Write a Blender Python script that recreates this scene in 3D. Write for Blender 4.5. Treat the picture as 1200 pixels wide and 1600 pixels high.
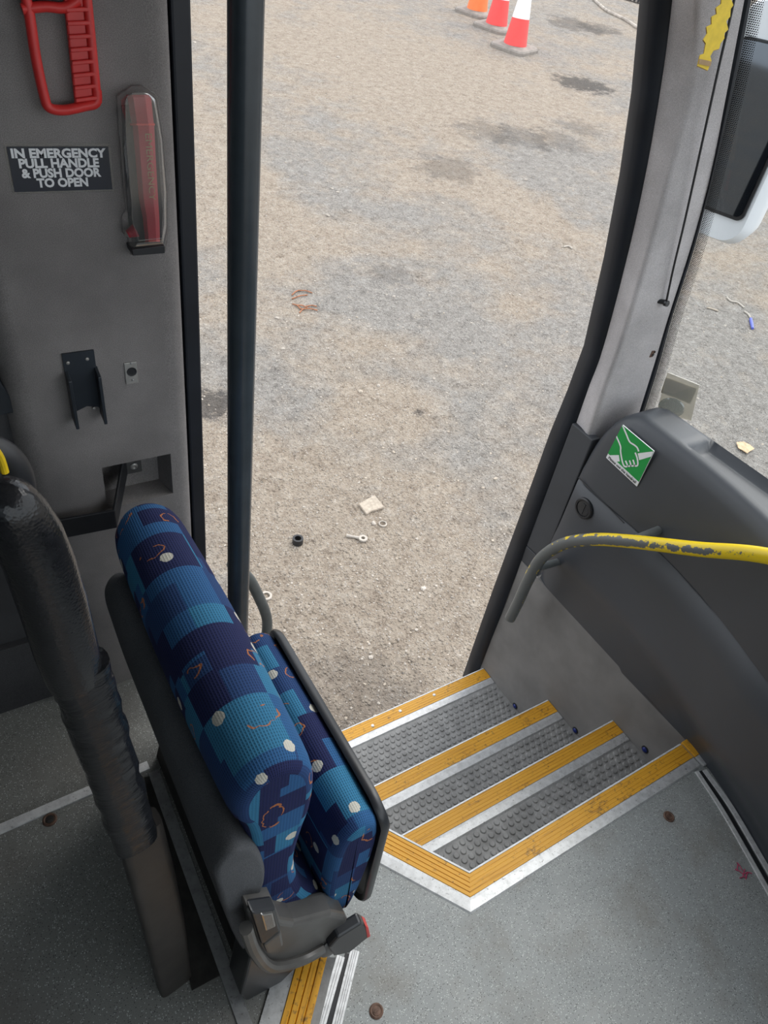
import bpy, bmesh, math, random
from mathutils import Vector, Matrix
random.seed(7)
SC = bpy.context.scene
for o in list(bpy.data.objects): bpy.data.objects.remove(o)
COL = SC.collection

# ------------------------------------------------------------------ camera
F = 1110.0
def _n(v): return v.normalized()
DN = _n(Vector((357-600, 2100-800, F)))                # straight down, in camera axes (x right, y down, z ahead)
AX = Vector((2606-600, 227-800, F)); AX = _n(AX - DN*AX.dot(DN))   # along the coach, towards its front
AY = AX.cross(DN)                                      # out through the door
CAM = Vector((0, 0, 1.5))
cd = bpy.data.cameras.new('camera'); cam = bpy.data.objects.new('camera', cd); COL.objects.link(cam)
cd.sensor_fit = 'VERTICAL'; cd.sensor_height = 36.0; cd.lens = F/1600*36.0; cd.clip_start = .02; cd.clip_end = 400
R = Matrix((AX, AY, -DN))                              # world = R @ camera
RB = R @ Matrix(((1, 0, 0), (0, -1, 0), (0, 0, -1)))
cam.matrix_world = Matrix.Translation(CAM) @ RB.to_4x4()
SC.camera = cam
def ray(u, v): return R @ Vector((u-600, v-800, F))
def pX(u, v, X): r = ray(u, v); return CAM + r*((X-CAM.x)/r.x)
def pY(u, v, Y): r = ray(u, v); return CAM + r*((Y-CAM.y)/r.y)
def pZ(u, v, Z=0.0): r = ray(u, v); return CAM + r*((Z-CAM.z)/r.z)
GX, GY, G0 = .05, .09, -.95
def ground_z(x, y): return G0 + GX*(x-1) + GY*(y-1.3)
def pG(u, v):
    r = ray(u, v); a = CAM.z - (G0 + GX*(CAM.x-1) + GY*(CAM.y-1.3)); b = GX*r.x + GY*r.y - r.z
    return CAM + r*(a/b)

# ------------------------------------------------------------------ light
SC.view_settings.view_transform = 'Standard'; SC.view_settings.look = 'None'
SC.view_settings.gamma = 1; SC.view_settings.use_curve_mapping = False
SC.view_settings.exposure = 0.85
W = bpy.data.worlds.new('overcast_sky'); SC.world = W; W.use_nodes = True
nt = W.node_tree; bg = nt.nodes['Background']
tc = nt.nodes.new('ShaderNodeTexCoord'); mp = nt.nodes.new('ShaderNodeTexNoise'); mp.inputs['Scale'].default_value = 2.2; mp.inputs['Detail'].default_value = 4
rp = nt.nodes.new('ShaderNodeValToRGB'); rp.color_ramp.elements[0].position = .3; rp.color_ramp.elements[1].position = .7
rp.color_ramp.elements[0].color = (.78, .86, .97, 1); rp.color_ramp.elements[1].color = (1, 1, 1, 1)
nt.links.new(tc.outputs['Generated'], mp.inputs['Vector']); nt.links.new(mp.outputs['Fac'], rp.inputs['Fac']); nt.links.new(rp.outputs['Color'], bg.inputs['Color'])
bg.inputs['Strength'].default_value = 1.1
sd = bpy.data.lights.new('sun_behind_cloud', 'SUN'); sd.energy = 1.3; sd.angle = .75; sd.color = (1, .95, .88)
so = bpy.data.objects.new('sun_behind_cloud', sd); COL.objects.link(so); so.rotation_euler = Vector((-.62, -.12, -.78)).to_track_quat('-Z', 'Y').to_euler()

# ------------------------------------------------------------------ materials
class NT:
    def __init__(s, name):
        s.m = bpy.data.materials.new(name); s.m.use_nodes = True; s.t = s.m.node_tree
        s.b = s.t.nodes['Principled BSDF']; s.out = s.t.nodes['Material Output']
    def n(s, typ, **kw):
        n = s.t.nodes.new(typ)
        for k, v in kw.items(): setattr(n, k, v)
        return n
    def lk(s, a, b): s.t.links.new(a, b)
    def setin(s, sock, v):
        if hasattr(v, 'links'): s.lk(v, sock)
        elif isinstance(v, (tuple, list)) and len(v) == 3 and sock.type == 'RGBA': sock.default_value = (*v, 1)
        else: sock.default_value = v
    def co(s, kind='Object'): return s.n('ShaderNodeTexCoord').outputs[kind]
    def geo(s): return s.n('ShaderNodeNewGeometry').outputs['Position']
    def noise(s, vec, scale, detail=3, rough=.55, dist=0):
        n = s.n('ShaderNodeTexNoise'); s.lk(vec, n.inputs['Vector']); n.inputs['Scale'].default_value = scale
        n.inputs['Detail'].default_value = detail; n.inputs['Roughness'].default_value = rough; n.inputs['Distortion'].default_value = dist
        return n.outputs['Fac']
    def vor(s, vec, scale, rnd=1.0, feat='F1', dim='3D'):
        n = s.n('ShaderNodeTexVoronoi'); n.voronoi_dimensions = dim; n.feature = feat; s.lk(vec, n.inputs['Vector']); n.inputs['Scale'].default_value = scale
        n.inputs['Randomness'].default_value = rnd; return n
    def ramp(s, fac, stops, interp='LINEAR'):
        n = s.n('ShaderNodeValToRGB'); n.color_ramp.interpolation = interp; e = n.color_ramp.elements
        while len(e) < len(stops): e.new(.5)
        for i, (p, c) in enumerate(stops):
            e[i].position = p; e[i].color = (*c, 1) if isinstance(c, (tuple, list)) else (c, c, c, 1)
        s.setin(n.inputs['Fac'], fac); return n.outputs['Color']
    def mix(s, fac, a, b, mode='MIX'):
        n = s.n('ShaderNodeMix', data_type='RGBA', blend_type=mode); s.setin(n.inputs[0], fac); s.setin(n.inputs[6], a); s.setin(n.inputs[7], b); return n.outputs[2]
    def math(s, op, a, b=0.0, c=None):
        n = s.n('ShaderNodeMath', operation=op); s.setin(n.inputs[0], a); s.setin(n.inputs[1], b)
        if c is not None: s.setin(n.inputs[2], c)
        return n.outputs[0]
    def vmath(s, op, a, b=None):
        n = s.n('ShaderNodeVectorMath', operation=op); s.setin(n.inputs[0], a)
        if b is not None: s.setin(n.inputs[1], b)
        return n.outputs['Value'] if op in ('DISTANCE', 'LENGTH') else n.outputs[0]
    def bump(s, h, strength=.3, dist=.01):
        n = s.n('ShaderNodeBump'); s.setin(n.inputs['Height'], h); n.inputs['Strength'].default_value = strength; n.inputs['Distance'].default_value = dist
        s.lk(n.outputs['Normal'], s.b.inputs['Normal'])
    def fin(s, col=None, rough=.6, metal=0.0, spec=None):
        if col is not None: s.setin(s.b.inputs['Base Color'], col)
        s.setin(s.b.inputs['Roughness'], rough); s.setin(s.b.inputs['Metallic'], metal)
        if spec is not None: s.b.inputs['Specular IOR Level'].default_value = spec
        return s.m
def sc3(c, k): return tuple(x*k for x in c)
def plain(name, c, rough=.5, metal=0.0, var=.18, scale=25, bump=0.0, bscale=300, spec=None):
    t = NT(name); v = t.co(); f = t.noise(v, scale)
    col = t.ramp(f, [(.3, sc3(c, 1-var)), (.7, sc3(c, 1+var))])
    if bump: t.bump(t.noise(v, bscale, 2), bump, .002)
    return t.fin(col, rough, metal, spec)
def carpet(name, c, bump=.25):
    t = NT(name); v = t.geo(); f = t.noise(v, 900, 2); g = t.noise(v, 7, 4)
    a = t.ramp(f, [(.3, sc3(c, .72)), (.7, sc3(c, 1.28))]); b = t.ramp(g, [(.35, .82), (.65, 1.1)])
    t.bump(f, bump, .002); return t.fin(t.mix(1.0, a, b, 'MULTIPLY'), .95, 0, .2)
def vinyl(name, c, dirt):
    t = NT(name); v = t.geo()
    d1 = t.vor(v, 420); d2 = t.vor(v, 380)
    w = t.n('ShaderNodeSeparateColor'); t.lk(d1.outputs['Color'], w.inputs[0])
    w2 = t.n('ShaderNodeSeparateColor'); t.lk(d2.outputs['Color'], w2.inputs[0])
    base = t.ramp(t.noise(v, 700, 2), [(.3, sc3(c, .85)), (.7, sc3(c, 1.15))])
    wm = t.math('MULTIPLY', t.math('GREATER_THAN', w.outputs[0], .80), t.math('LESS_THAN', d1.outputs['Distance'], .36))
    bm = t.math('MULTIPLY', t.math('GREATER_THAN', w2.outputs[0], .78), t.math('LESS_THAN', d2.outputs['Distance'], .34))
    col = t.mix(t.math('MULTIPLY', wm, .75), base, (.62, .64, .63)); col = t.mix(t.math('MULTIPLY', bm, .85), col, (.035, .035, .038))
    dm = t.ramp(t.noise(v, 5.5, 6, .65), [(.50, 0.0), (.70, 1.0)])
    col = t.mix(t.math('MULTIPLY', dm, .55), col, dirt)
    t.bump(t.noise(v, 500, 2), .12, .001)
    return t.fin(col, t.ramp(t.noise(v, 9, 3), [(.3, .42), (.7, .62)]))
def nosing_yellow():
    t = NT('worn_yellow_insert'); v = t.co('UV')
    mp = t.n('ShaderNodeMapping'); t.lk(v, mp.inputs[0]); mp.inputs['Scale'].default_value = (6, 160, 1)
    s1 = t.noise(mp.outputs[0], 1.0, 4, .6); s2 = t.noise(t.geo(), 110, 4, .65); s3 = t.noise(t.geo(), 14, 3)
    k = t.math('ADD', t.math('MULTIPLY', s2, .6), t.math('MULTIPLY', s3, .4))
    col = t.ramp(s1, [(.28, (.34, .15, .012)), (.42, (.66, .32, .022)), (.7, (.72, .37, .03))])
    col = t.mix(t.ramp(k, [(.56, 0.0), (.66, .8)]), col, (.14, .075, .03))
    sp = t.ramp(t.noise(t.geo(), 160, 3, .6), [(.68, 0.0), (.73, .8)])
    col = t.mix(sp, col, (.04, .025, .018))
    gr = t.n('ShaderNodeSeparateXYZ'); t.lk(v, gr.inputs[0])
    t.bump(s1, .25, .002)
    return t.fin(col, .5)
def alu(name, c=(.62, .63, .64), dirt=.35, rough=.45, metal=.55):
    t = NT(name); v = t.geo(); s = t.noise(v, 60, 5, .65); s2 = t.noise(v, 190, 3, .6)
    col = t.ramp(s, [(.3, sc3(c, .72)), (.6, c)])
    col = t.mix(t.ramp(s2, [(.62, 0.0), (.72, dirt*2)]), col, (.10, .095, .085))
    return t.fin(col, rough, metal)
def ground_mat():
    t = NT('dusty_gravel_yard'); v = t.geo()
    a = t.noise(v, .75, 6, .62, .6); b = t.noise(v, 3.2, 6, .65, .3); fine = t.noise(v, 45, 5, .7); fine2 = t.noise(v, 140, 3, .7)
    rough = t.noise(v, 13, 6, .68, 0)
    mixf = t.math('ADD', t.math('MULTIPLY', fine, .5), t.math('MULTIPLY', rough, .5))
    sand = t.ramp(mixf, [(.32, (.19, .152, .118)), (.45, (.375, .312, .25)), (.56, (.455, .39, .32)), (.68, (.56, .495, .42))])
    grey = t.ramp(mixf, [(.32, (.14, .13, .12)), (.45, (.295, .276, .253)), (.56, (.37, .348, .322)), (.68, (.50, .48, .455))])
    sepx = t.n('ShaderNodeSeparateXYZ'); t.lk(v, sepx.inputs[0])
    def blob(u, q, rx, ry, ang=0):
        p = pG(u, q); d = t.vmath('SUBTRACT', v, tuple(p)); mp = t.n('ShaderNodeMapping'); t.lk(d, mp.inputs[0]); mp.inputs['Rotation'].default_value = (0, 0, math.radians(ang)); mp.inputs['Scale'].default_value = (1/rx, 1/ry, 0)
        return t.ramp(t.vmath('LENGTH', mp.outputs[0]), [(.3, 1.0), (1.0, 0.0)])
    base = t.math('ADD', t.math('MULTIPLY', a, .55), t.math('MULTIPLY', b, .45))
    bias = t.math('MULTIPLY', blob(560, 930, 1.3, 1.1), .20)
    for args, k in (((600, 640, .5, .35), .12), ((340, 250, .9, 3.2), .16), ((520, 60, 2.2, 4.5), .14), ((760, 130, 2.5, 2.0), .10), ((800, 330, .7, 1.0), .10), ((840, 480, .5, .4), .06), ((330, 720, .6, .8), .14), ((480, 280, .55, 1.3), -.16), ((570, 460, .55, .7), -.14), ((700, 500, .6, .8), -.08), ((930, 300, .9, 1.6), -.13), ((430, 620, .5, .5), -.10), ((1130, 620, 1.6, 1.6), -.16)):
        bias = t.math('ADD', bias, t.math('MULTIPLY', blob(*args), k))
    m = t.ramp(t.math('ADD', base, bias), [(.42, 0.0), (.60, 1.0)])
    col = t.mix(m, grey, sand)
    pale = t.ramp(t.noise(v, 4.2, 6, .75, .3), [(.58, 0.0), (.70, .55)]); col = t.mix(pale, col, (.52, .46, .39))
    vo = t.vor(v, 95); cs = t.n('ShaderNodeSeparateColor'); t.lk(vo.outputs['Color'], cs.inputs[0])
    pm = t.math('MULTIPLY', t.math('GREATER_THAN', cs.outputs[0], .66), t.math('LESS_THAN', vo.outputs['Distance'], .36))
    col = t.mix(t.math('MULTIPLY', pm, .55), col, t.ramp(cs.outputs[1], [(0, (.22, .20, .19)), (.5, (.5, .46, .42)), (1, (.72, .70, .67))]))
    col = t.mix(t.ramp(fine2, [(.30, .5), (.40, 0.0)]), col, (.15, .125, .105))
    big = t.noise(v, 1.6, 5, .6)
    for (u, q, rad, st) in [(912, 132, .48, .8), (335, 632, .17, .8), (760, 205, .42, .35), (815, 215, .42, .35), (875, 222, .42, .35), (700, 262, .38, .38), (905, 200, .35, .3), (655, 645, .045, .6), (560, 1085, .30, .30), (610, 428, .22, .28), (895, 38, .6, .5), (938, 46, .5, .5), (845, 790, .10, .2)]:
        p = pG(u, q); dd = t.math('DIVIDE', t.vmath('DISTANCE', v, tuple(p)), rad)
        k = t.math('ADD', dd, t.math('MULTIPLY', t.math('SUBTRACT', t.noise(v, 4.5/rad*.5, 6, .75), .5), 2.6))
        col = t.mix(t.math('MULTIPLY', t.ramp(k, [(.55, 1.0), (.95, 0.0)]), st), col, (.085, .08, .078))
    h = t.math('ADD', t.math('MULTIPLY', fine, 1.0), t.math('ADD', t.math('MULTIPLY', fine2, .35), t.math('MULTIPLY', b, 1.6)))
    v2 = t.vor(v, 34); v3 = t.vor(v, 75); c2 = t.n('ShaderNodeSeparateColor'); t.lk(v2.outputs['Color'], c2.inputs[0])
    dome2 = t.math('MULTIPLY', t.math('MAXIMUM', t.math('SUBTRACT', .34, v2.outputs['Distance']), 0.0), t.math('GREATER_THAN', c2.outputs[0], .55)); dome3 = t.math('MAXIMUM', t.math('SUBTRACT', .42, v3.outputs['Distance']), 0.0)
    h = t.math('ADD', t.math('MULTIPLY', fine, .55), t.math('MULTIPLY', rough, 1.4)); h = t.math('ADD', h, t.math('MULTIPLY', dome2, 1.5)); h = t.math('ADD', h, t.math('MULTIPLY', dome3, .7))
    t.bump(h, 1.0, .04); return t.fin(col, .95, 0, .15)
def fabric():
    t = NT('blue_patchwork_moquette'); v = t.co('UV')
    def patch(inc, seed):
        s = t.vmath('SNAP', t.vmath('ADD', v, seed), inc); n = t.n('ShaderNodeTexWhiteNoise', noise_dimensions='3D'); t.lk(s, n.inputs['Vector']); return n
    NAVY, MID, BLUE, TEAL = (.012, .017, .068), (.017, .046, .135), (.022, .088, .215), (.03, .15, .27)
    p1 = patch((.075, .082, 9), (.9, .9, 0)); p2 = patch((.05, .047, 9), (3.7, 1.3, 0)); p3 = patch((.035, .06, 9), (7.1, 5.2, 0))
    c = t.ramp(p1.outputs['Value'], [(0, NAVY), (.3, MID), (.52, BLUE), (.76, TEAL)], 'CONSTANT')
    c2 = t.ramp(p2.outputs['Value'], [(0, TEAL), (.22, NAVY), (.5, MID), (.72, BLUE)], 'CONSTANT')
    sp = t.n('ShaderNodeSeparateColor'); t.lk(p2.outputs['Color'], sp.inputs[0]); c = t.mix(t.math('GREATER_THAN', sp.outputs[1], .58), c, c2)
    sp3 = t.n('ShaderNodeSeparateColor'); t.lk(p3.outputs['Color'], sp3.inputs[0]); c = t.mix(t.math('GREATER_THAN', sp3.outputs[1], .78), c, NAVY)
    xyz = t.n('ShaderNodeSeparateXYZ'); t.lk(v, xyz.inputs[0])
    wav = t.math('SINE', t.math('MULTIPLY', xyz.outputs[1], 2*math.pi/.0036)); wav2 = t.math('SINE', t.math('MULTIPLY', xyz.outputs[0], 2*math.pi/.0042))
    rib = t.math('MULTIPLY_ADD', wav, .5, .5); rb2 = t.math('MULTIPLY_ADD', wav2, .5, .5)
    r = t.math('MULTIPLY', t.math('MAXIMUM', rib, t.math('MULTIPLY', rb2, .7)), 1.0)
    c = t.mix(1.0, c, t.ramp(r, [(0, .55), (1, 1.35)]), 'MULTIPLY')
    d = t.vor(v, 12.5, .85, dim='2D'); ds = t.n('ShaderNodeSeparateColor'); t.lk(d.outputs['Color'], ds.inputs[0])
    ed = t.math('ADD', d.outputs['Distance'], t.math('MULTIPLY', t.math('SUBTRACT', t.noise(v, 260, 2), .5), .05))
    dot = t.math('MULTIPLY', t.math('LESS_THAN', ed, .105), t.math('GREATER_THAN', ds.outputs[0], .35))
    nv = t.n('ShaderNodeTexNoise'); t.lk(v, nv.inputs['Vector']); nv.inputs['Scale'].default_value = 55; nv.inputs['Detail'].default_value = 2
    wv = t.vmath('ADD', v, t.vmath('MULTIPLY', t.vmath('SUBTRACT', nv.outputs['Color'], (.5, .5, .5)), (.018, .018, 0)))
    wv = t.vmath('MULTIPLY', t.vmath('ADD', wv, (.037, .021, 0)), (1.6, .9, 1))
    e = t.vor(wv, 12, .9, dim='2D'); es = t.n('ShaderNodeSeparateColor'); t.lk(e.outputs['Color'], es.inputs[0])
    ring = t.math('LESS_THAN', t.math('ABSOLUTE', t.math('SUBTRACT', e.outputs['Distance'], t.math('MULTIPLY_ADD', es.outputs[2], .14, .13))), .017)
    arc = t.math('MULTIPLY', ring, t.math('GREATER_THAN', t.noise(v, 34, 1), .47)); arc = t.math('MULTIPLY', arc, t.math('GREATER_THAN', es.outputs[0], .35))
    c = t.mix(t.math('MULTIPLY', arc, .85), c, (.42, .15, .05)); c = t.mix(t.math('MULTIPLY', dot, .95), c, (.55, .53, .46))
    t.bump(r, .35, .0015); return t.fin(c, .85, 0, .25)
def clear(name, tint=(1, 1, 1), gloss=.06, rough=.05, haze=0.0, fr=True):
    t = NT(name); tr = t.n('ShaderNodeBsdfTransparent'); tr.inputs[0].default_value = (*tint, 1)
    gl = t.n('ShaderNodeBsdfGlossy'); gl.inputs['Roughness'].default_value = rough
    mx = t.n('ShaderNodeMixShader')
    if fr:
        lw = t.n('ShaderNodeLayerWeight'); lw.inputs[0].default_value = .25
        t.lk(t.math('MULTIPLY_ADD', lw.outputs['Facing'], gloss*4, gloss), mx.inputs[0])
    else: mx.inputs[0].default_value = gloss
    t.lk(tr.outputs[0], mx.inputs[1]); t.lk(gl.outputs[0], mx.inputs[2]); last = mx.outputs[0]
    if haze:
        df = t.n('ShaderNodeBsdfDiffuse'); df.inputs[0].default_value = (.75, .74, .7, 1); m2 = t.n('ShaderNodeMixShader'); m2.inputs[0].default_value = haze
        t.lk(last, m2.inputs[1]); t.lk(df.outputs[0], m2.inputs[2]); last = m2.outputs[0]
    t.lk(last, t.out.inputs['Surface']); return t.m
def frit_mat():
    t = NT('black_dot_frit'); v = t.co('UV'); x = t.n('ShaderNodeSeparateXYZ'); t.lk(v, x.inputs[0])
    row = t.math('FLOOR', x.outputs[1]); ox = t.math('ADD', x.outputs[0], t.math('MULTIPLY', t.math('MODULO', row, 2.0), .5))
    fx = t.math('SUBTRACT', t.math('FRACT', ox), .5); fy = t.math('SUBTRACT', t.math('FRACT', x.outputs[1]), .5)
    d = t.math('SQRT', t.math('ADD', t.math('MULTIPLY', fx, fx), t.math('MULTIPLY', fy, fy)))
    k = t.math('LESS_THAN', d, t.math('MULTIPLY_ADD', x.outputs[0], -.035, .50))
    tr = t.n('ShaderNodeBsdfTransparent'); mx = t.n('ShaderNodeMixShader'); t.lk(k, mx.inputs[0]); t.lk(tr.outputs[0], mx.inputs[1])
    t.fin((.012, .013, .016), .4); t.lk(t.b.outputs[0], mx.inputs[2]); t.lk(mx.outputs[0], t.out.inputs['Surface']); return t.m
def rail_paint():
    t = NT('chipped_yellow_rail_paint'); v = t.geo(); x = t.n('ShaderNodeSeparateXYZ'); t.lk(v, x.inputs[0])
    nrm = t.n('ShaderNodeNewGeometry'); dt = t.n('ShaderNodeVectorMath', operation='DOT_PRODUCT'); t.lk(nrm.outputs['Normal'], dt.inputs[0]); dt.inputs[1].default_value = (-.80, -.42, .42)
    band = t.ramp(dt.outputs['Value'], [(.55, 0.0), (.82, 1.0)])
    k = t.math('ADD', t.math('MULTIPLY', t.math('SUBTRACT', t.noise(v, 46, 6, .75), .5), 1.7), t.math('MULTIPLY', t.math('SUBTRACT', t.noise(v, 12, 3), .5), .7))
    k = t.math('ADD', k, t.math('MULTIPLY', t.math('SUBTRACT', .80, x.outputs[1]), 1.6))
    k = t.math('SUBTRACT', k, t.math('MULTIPLY', band, .60))
    col = t.mix(t.ramp(k, [(.0, 0.0), (.02, 1.0)]), (.115, .125, .125), (.83, .60, .008))
    col = t.mix(t.ramp(t.math('ADD', t.noise(v, 60, 3), 0.0), [(.74, 0.0), (.76, .9)]), col, (.07, .035, .025))
    return t.fin(col, .4)
def padded():
    t = NT('black_grained_leather'); v = t.co(); f = t.noise(v, 190, 3); vo = t.vor(v, 420)
    t.bump(t.math('ADD', t.math('MULTIPLY', vo.outputs['Distance'], .25), t.math('MULTIPLY', t.noise(v, 30, 2), .5)), .22, .003)
    return t.fin(t.ramp(f, [(.3, (.010, .011, .013)), (.7, (.016, .017, .02))]), .19, 0, .38)
def tape():
    t = NT('black_wrapped_tape'); v = t.co(); mp = t.n('ShaderNodeMapping'); t.lk(v, mp.inputs[0]); mp.inputs['Scale'].default_value = (14, 14, 60)
    t.bump(t.math('ADD', t.noise(mp.outputs[0], 1, 5, .6, .8), t.math('MULTIPLY', t.noise(v, 45, 3), .6)), .5, .005)
    return t.fin(t.ramp(t.noise(v, 30), [(.3, (.008, .009, .011)), (.7, (.014, .015, .018))]), .17, 0, .38)

M = {}
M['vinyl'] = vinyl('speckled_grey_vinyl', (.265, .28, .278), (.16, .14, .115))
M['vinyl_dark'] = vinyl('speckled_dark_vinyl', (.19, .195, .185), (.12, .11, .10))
M['yellow'] = nosing_yellow()
M['alu'] = alu('scuffed_aluminium', (.60, .61, .62), .4, .42, .4); M['alu_white'] = alu('pale_aluminium', (.74, .75, .76), .3, .5, .3); M['alu_dull'] = alu('dull_aluminium', (.36, .365, .37), .3, .45, .5)
M['rubber'] = plain('grey_stud_rubber', (.235, .235, .232), .55, 0, .25, 30, .15)
M['black'] = plain('black_rubber', (.013, .014, .017), .45, 0, .2, 20)
M['seal'] = plain('blue_black_seal', (.011, .014, .020), .5, 0, .2, 12, spec=.3)
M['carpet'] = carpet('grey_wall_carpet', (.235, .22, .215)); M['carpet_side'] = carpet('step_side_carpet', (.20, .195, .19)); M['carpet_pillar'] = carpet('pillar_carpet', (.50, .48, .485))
M['shell'] = carpet('charcoal_seat_carpet', (.10, .103, .11), .5)
M['dash'] = plain('charcoal_moulded_plastic', (.043, .049, .059), .44, 0, .10, 3, .05, 900, spec=.6)
M['trim'] = plain('charcoal_trim_plastic', (.050, .055, .064), .5, 0, .12, 5)
M['fabric'] = fabric()
M['plastic'] = plain('seat_grey_plastic', (.085, .083, .08), .38, 0, .25, 14)
M['plastic_dark'] = plain('dark_seat_plastic', (.022, .024, .028), .35, 0, .2, 20)
M['chrome'] = plain('polished_button', (.45, .45, .44), .18, .9, .1, 8)
M['red'] = plain('red_plastic', (.62, .03, .028), .4, 0, .12, 18)
M['hammer_red'] = plain('dark_red_plastic', (.40, .02, .04), .35, 0, .15, 18)
M['pole'] = plain('slate_powder_coat', (.040, .051, .061), .25, .0, .12, 20)
M['railgrey'] = plain('grey_green_tube', (.115, .125, .125), .4, 0, .15, 30)
M['paint'] = rail_paint()
M['pad'] = padded(); M['tape'] = tape()
M['leg'] = plain('brushed_black_leg', (.040, .036, .033), .42, .3, .3, 18, .05)
M['navy'] = plain('navy_sign_vinyl', (.008, .012, .025), .35, 0, .1, 20)
M['white'] = plain('white_vinyl_print', (.82, .83, .85), .5, 0, .04, 20)
M['green'] = plain('green_sticker_vinyl', (.003, .31, .055), .4, 0, .05, 20)
M['print'] = plain('black_print', (.02, .02, .02), .5, 0, .05, 20)
M['clear'] = clear('clear_plastic_case', (.93, .93, .93), .12, .1, .04)
M['film'] = clear('clear_film_border', (.85, .85, .85), .05, .2, .05)
M['glass'] = clear('windscreen_glass', (.94, .96, .96), .012, .01); M['tinted'] = clear('tinted_side_glass', (.42, .45, .46), .05, .01)
M['frit'] = frit_mat()
M['blue'] = plain('blue_marker_lens', (.012, .025, .16), .15, 0, .2, 60)
M['rust'] = plain('rusty_metal', (.12, .07, .05), .6, .3, .4, 80)
M['bracket'] = plain('blue_grey_bracket', (.026, .032, .040), .35, .2, .15, 20)
M['steel'] = plain('dull_steel', (.38, .37, .35), .45, .6, .2, 60)
M['orange'] = plain('orange_cone_plastic', (.86, .20, .055), .55, 0, .06, 12); M['conered'] = plain('red_reflective_sleeve', (.80, .075, .07), .5, 0, .06, 12)
M['conewhite'] = plain('white_reflective_sleeve', (.86, .87, .9), .5, 0, .03, 10); M['conebase'] = plain('dusty_cone_base', (.25, .225, .20), .8, 0, .2, 14)
M['ground'] = ground_mat()
M['stone'] = plain('pebble_stone', (.40, .36, .315), .9, 0, .35, 9); M['stone_pale'] = plain('pale_stone', (.44, .38, .31), .9, 0, .2, 60)
M['twig'] = plain('orange_brown_twig', (.36, .15, .075), .8, 0, .35, 60); M['bone'] = plain('pale_scrap', (.46, .42, .37), .8, 0, .1, 60)
M['bluepen'] = plain('blue_plastic_scrap', (.10, .13, .50), .4, 0, .1, 60)
M['leaf'] = plain('dry_leaf', (.56, .40, .25), .8, 0, .25, 60)
M['mirrorwhite'] = plain('white_mirror_shell', (.80, .84, .88), .35, 0, .03, 6)
M['mirror'] = plain('mirror_dark_reflection', (.10, .115, .135), .04, 1.0, .05, 4)  # dark reflection of the coach side put into the glass colour
M['freshener'] = plain('yellow_card', (.70, .50, .02), .55, 0, .12, 60); M['cardback'] = plain('brown_card_edge', (.36, .24, .12), .7, 0, .15, 60)
M['beige'] = clear('cloudy_holder_plastic', (.9, .87, .8), .06, .15, .32); M['paper'] = plain('faded_paper', (.50, .44, .33), .8, 0, .25, 30)
M['disc'] = clear('clear_sucker', (.72, .76, .78), .12, .06, .14)
M['roof'] = plain('pale_headlining', (.42, .42, .42), .9, 0, .05, 10); M['darkwall'] = carpet('dark_side_carpet', (.07, .07, .074))
M['underseat'] = plain('grimy_black_base', (.022, .02, .018), .7, 0, .4, 40, .3, 90)
M['pink'] = plain('pink_paint_mark', (.42, .05, .12), .7, 0, .2, 90)
M['redband'] = plain('terracotta_kerb', (.34, .16, .11), .85, 0, .2, 20)

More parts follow.
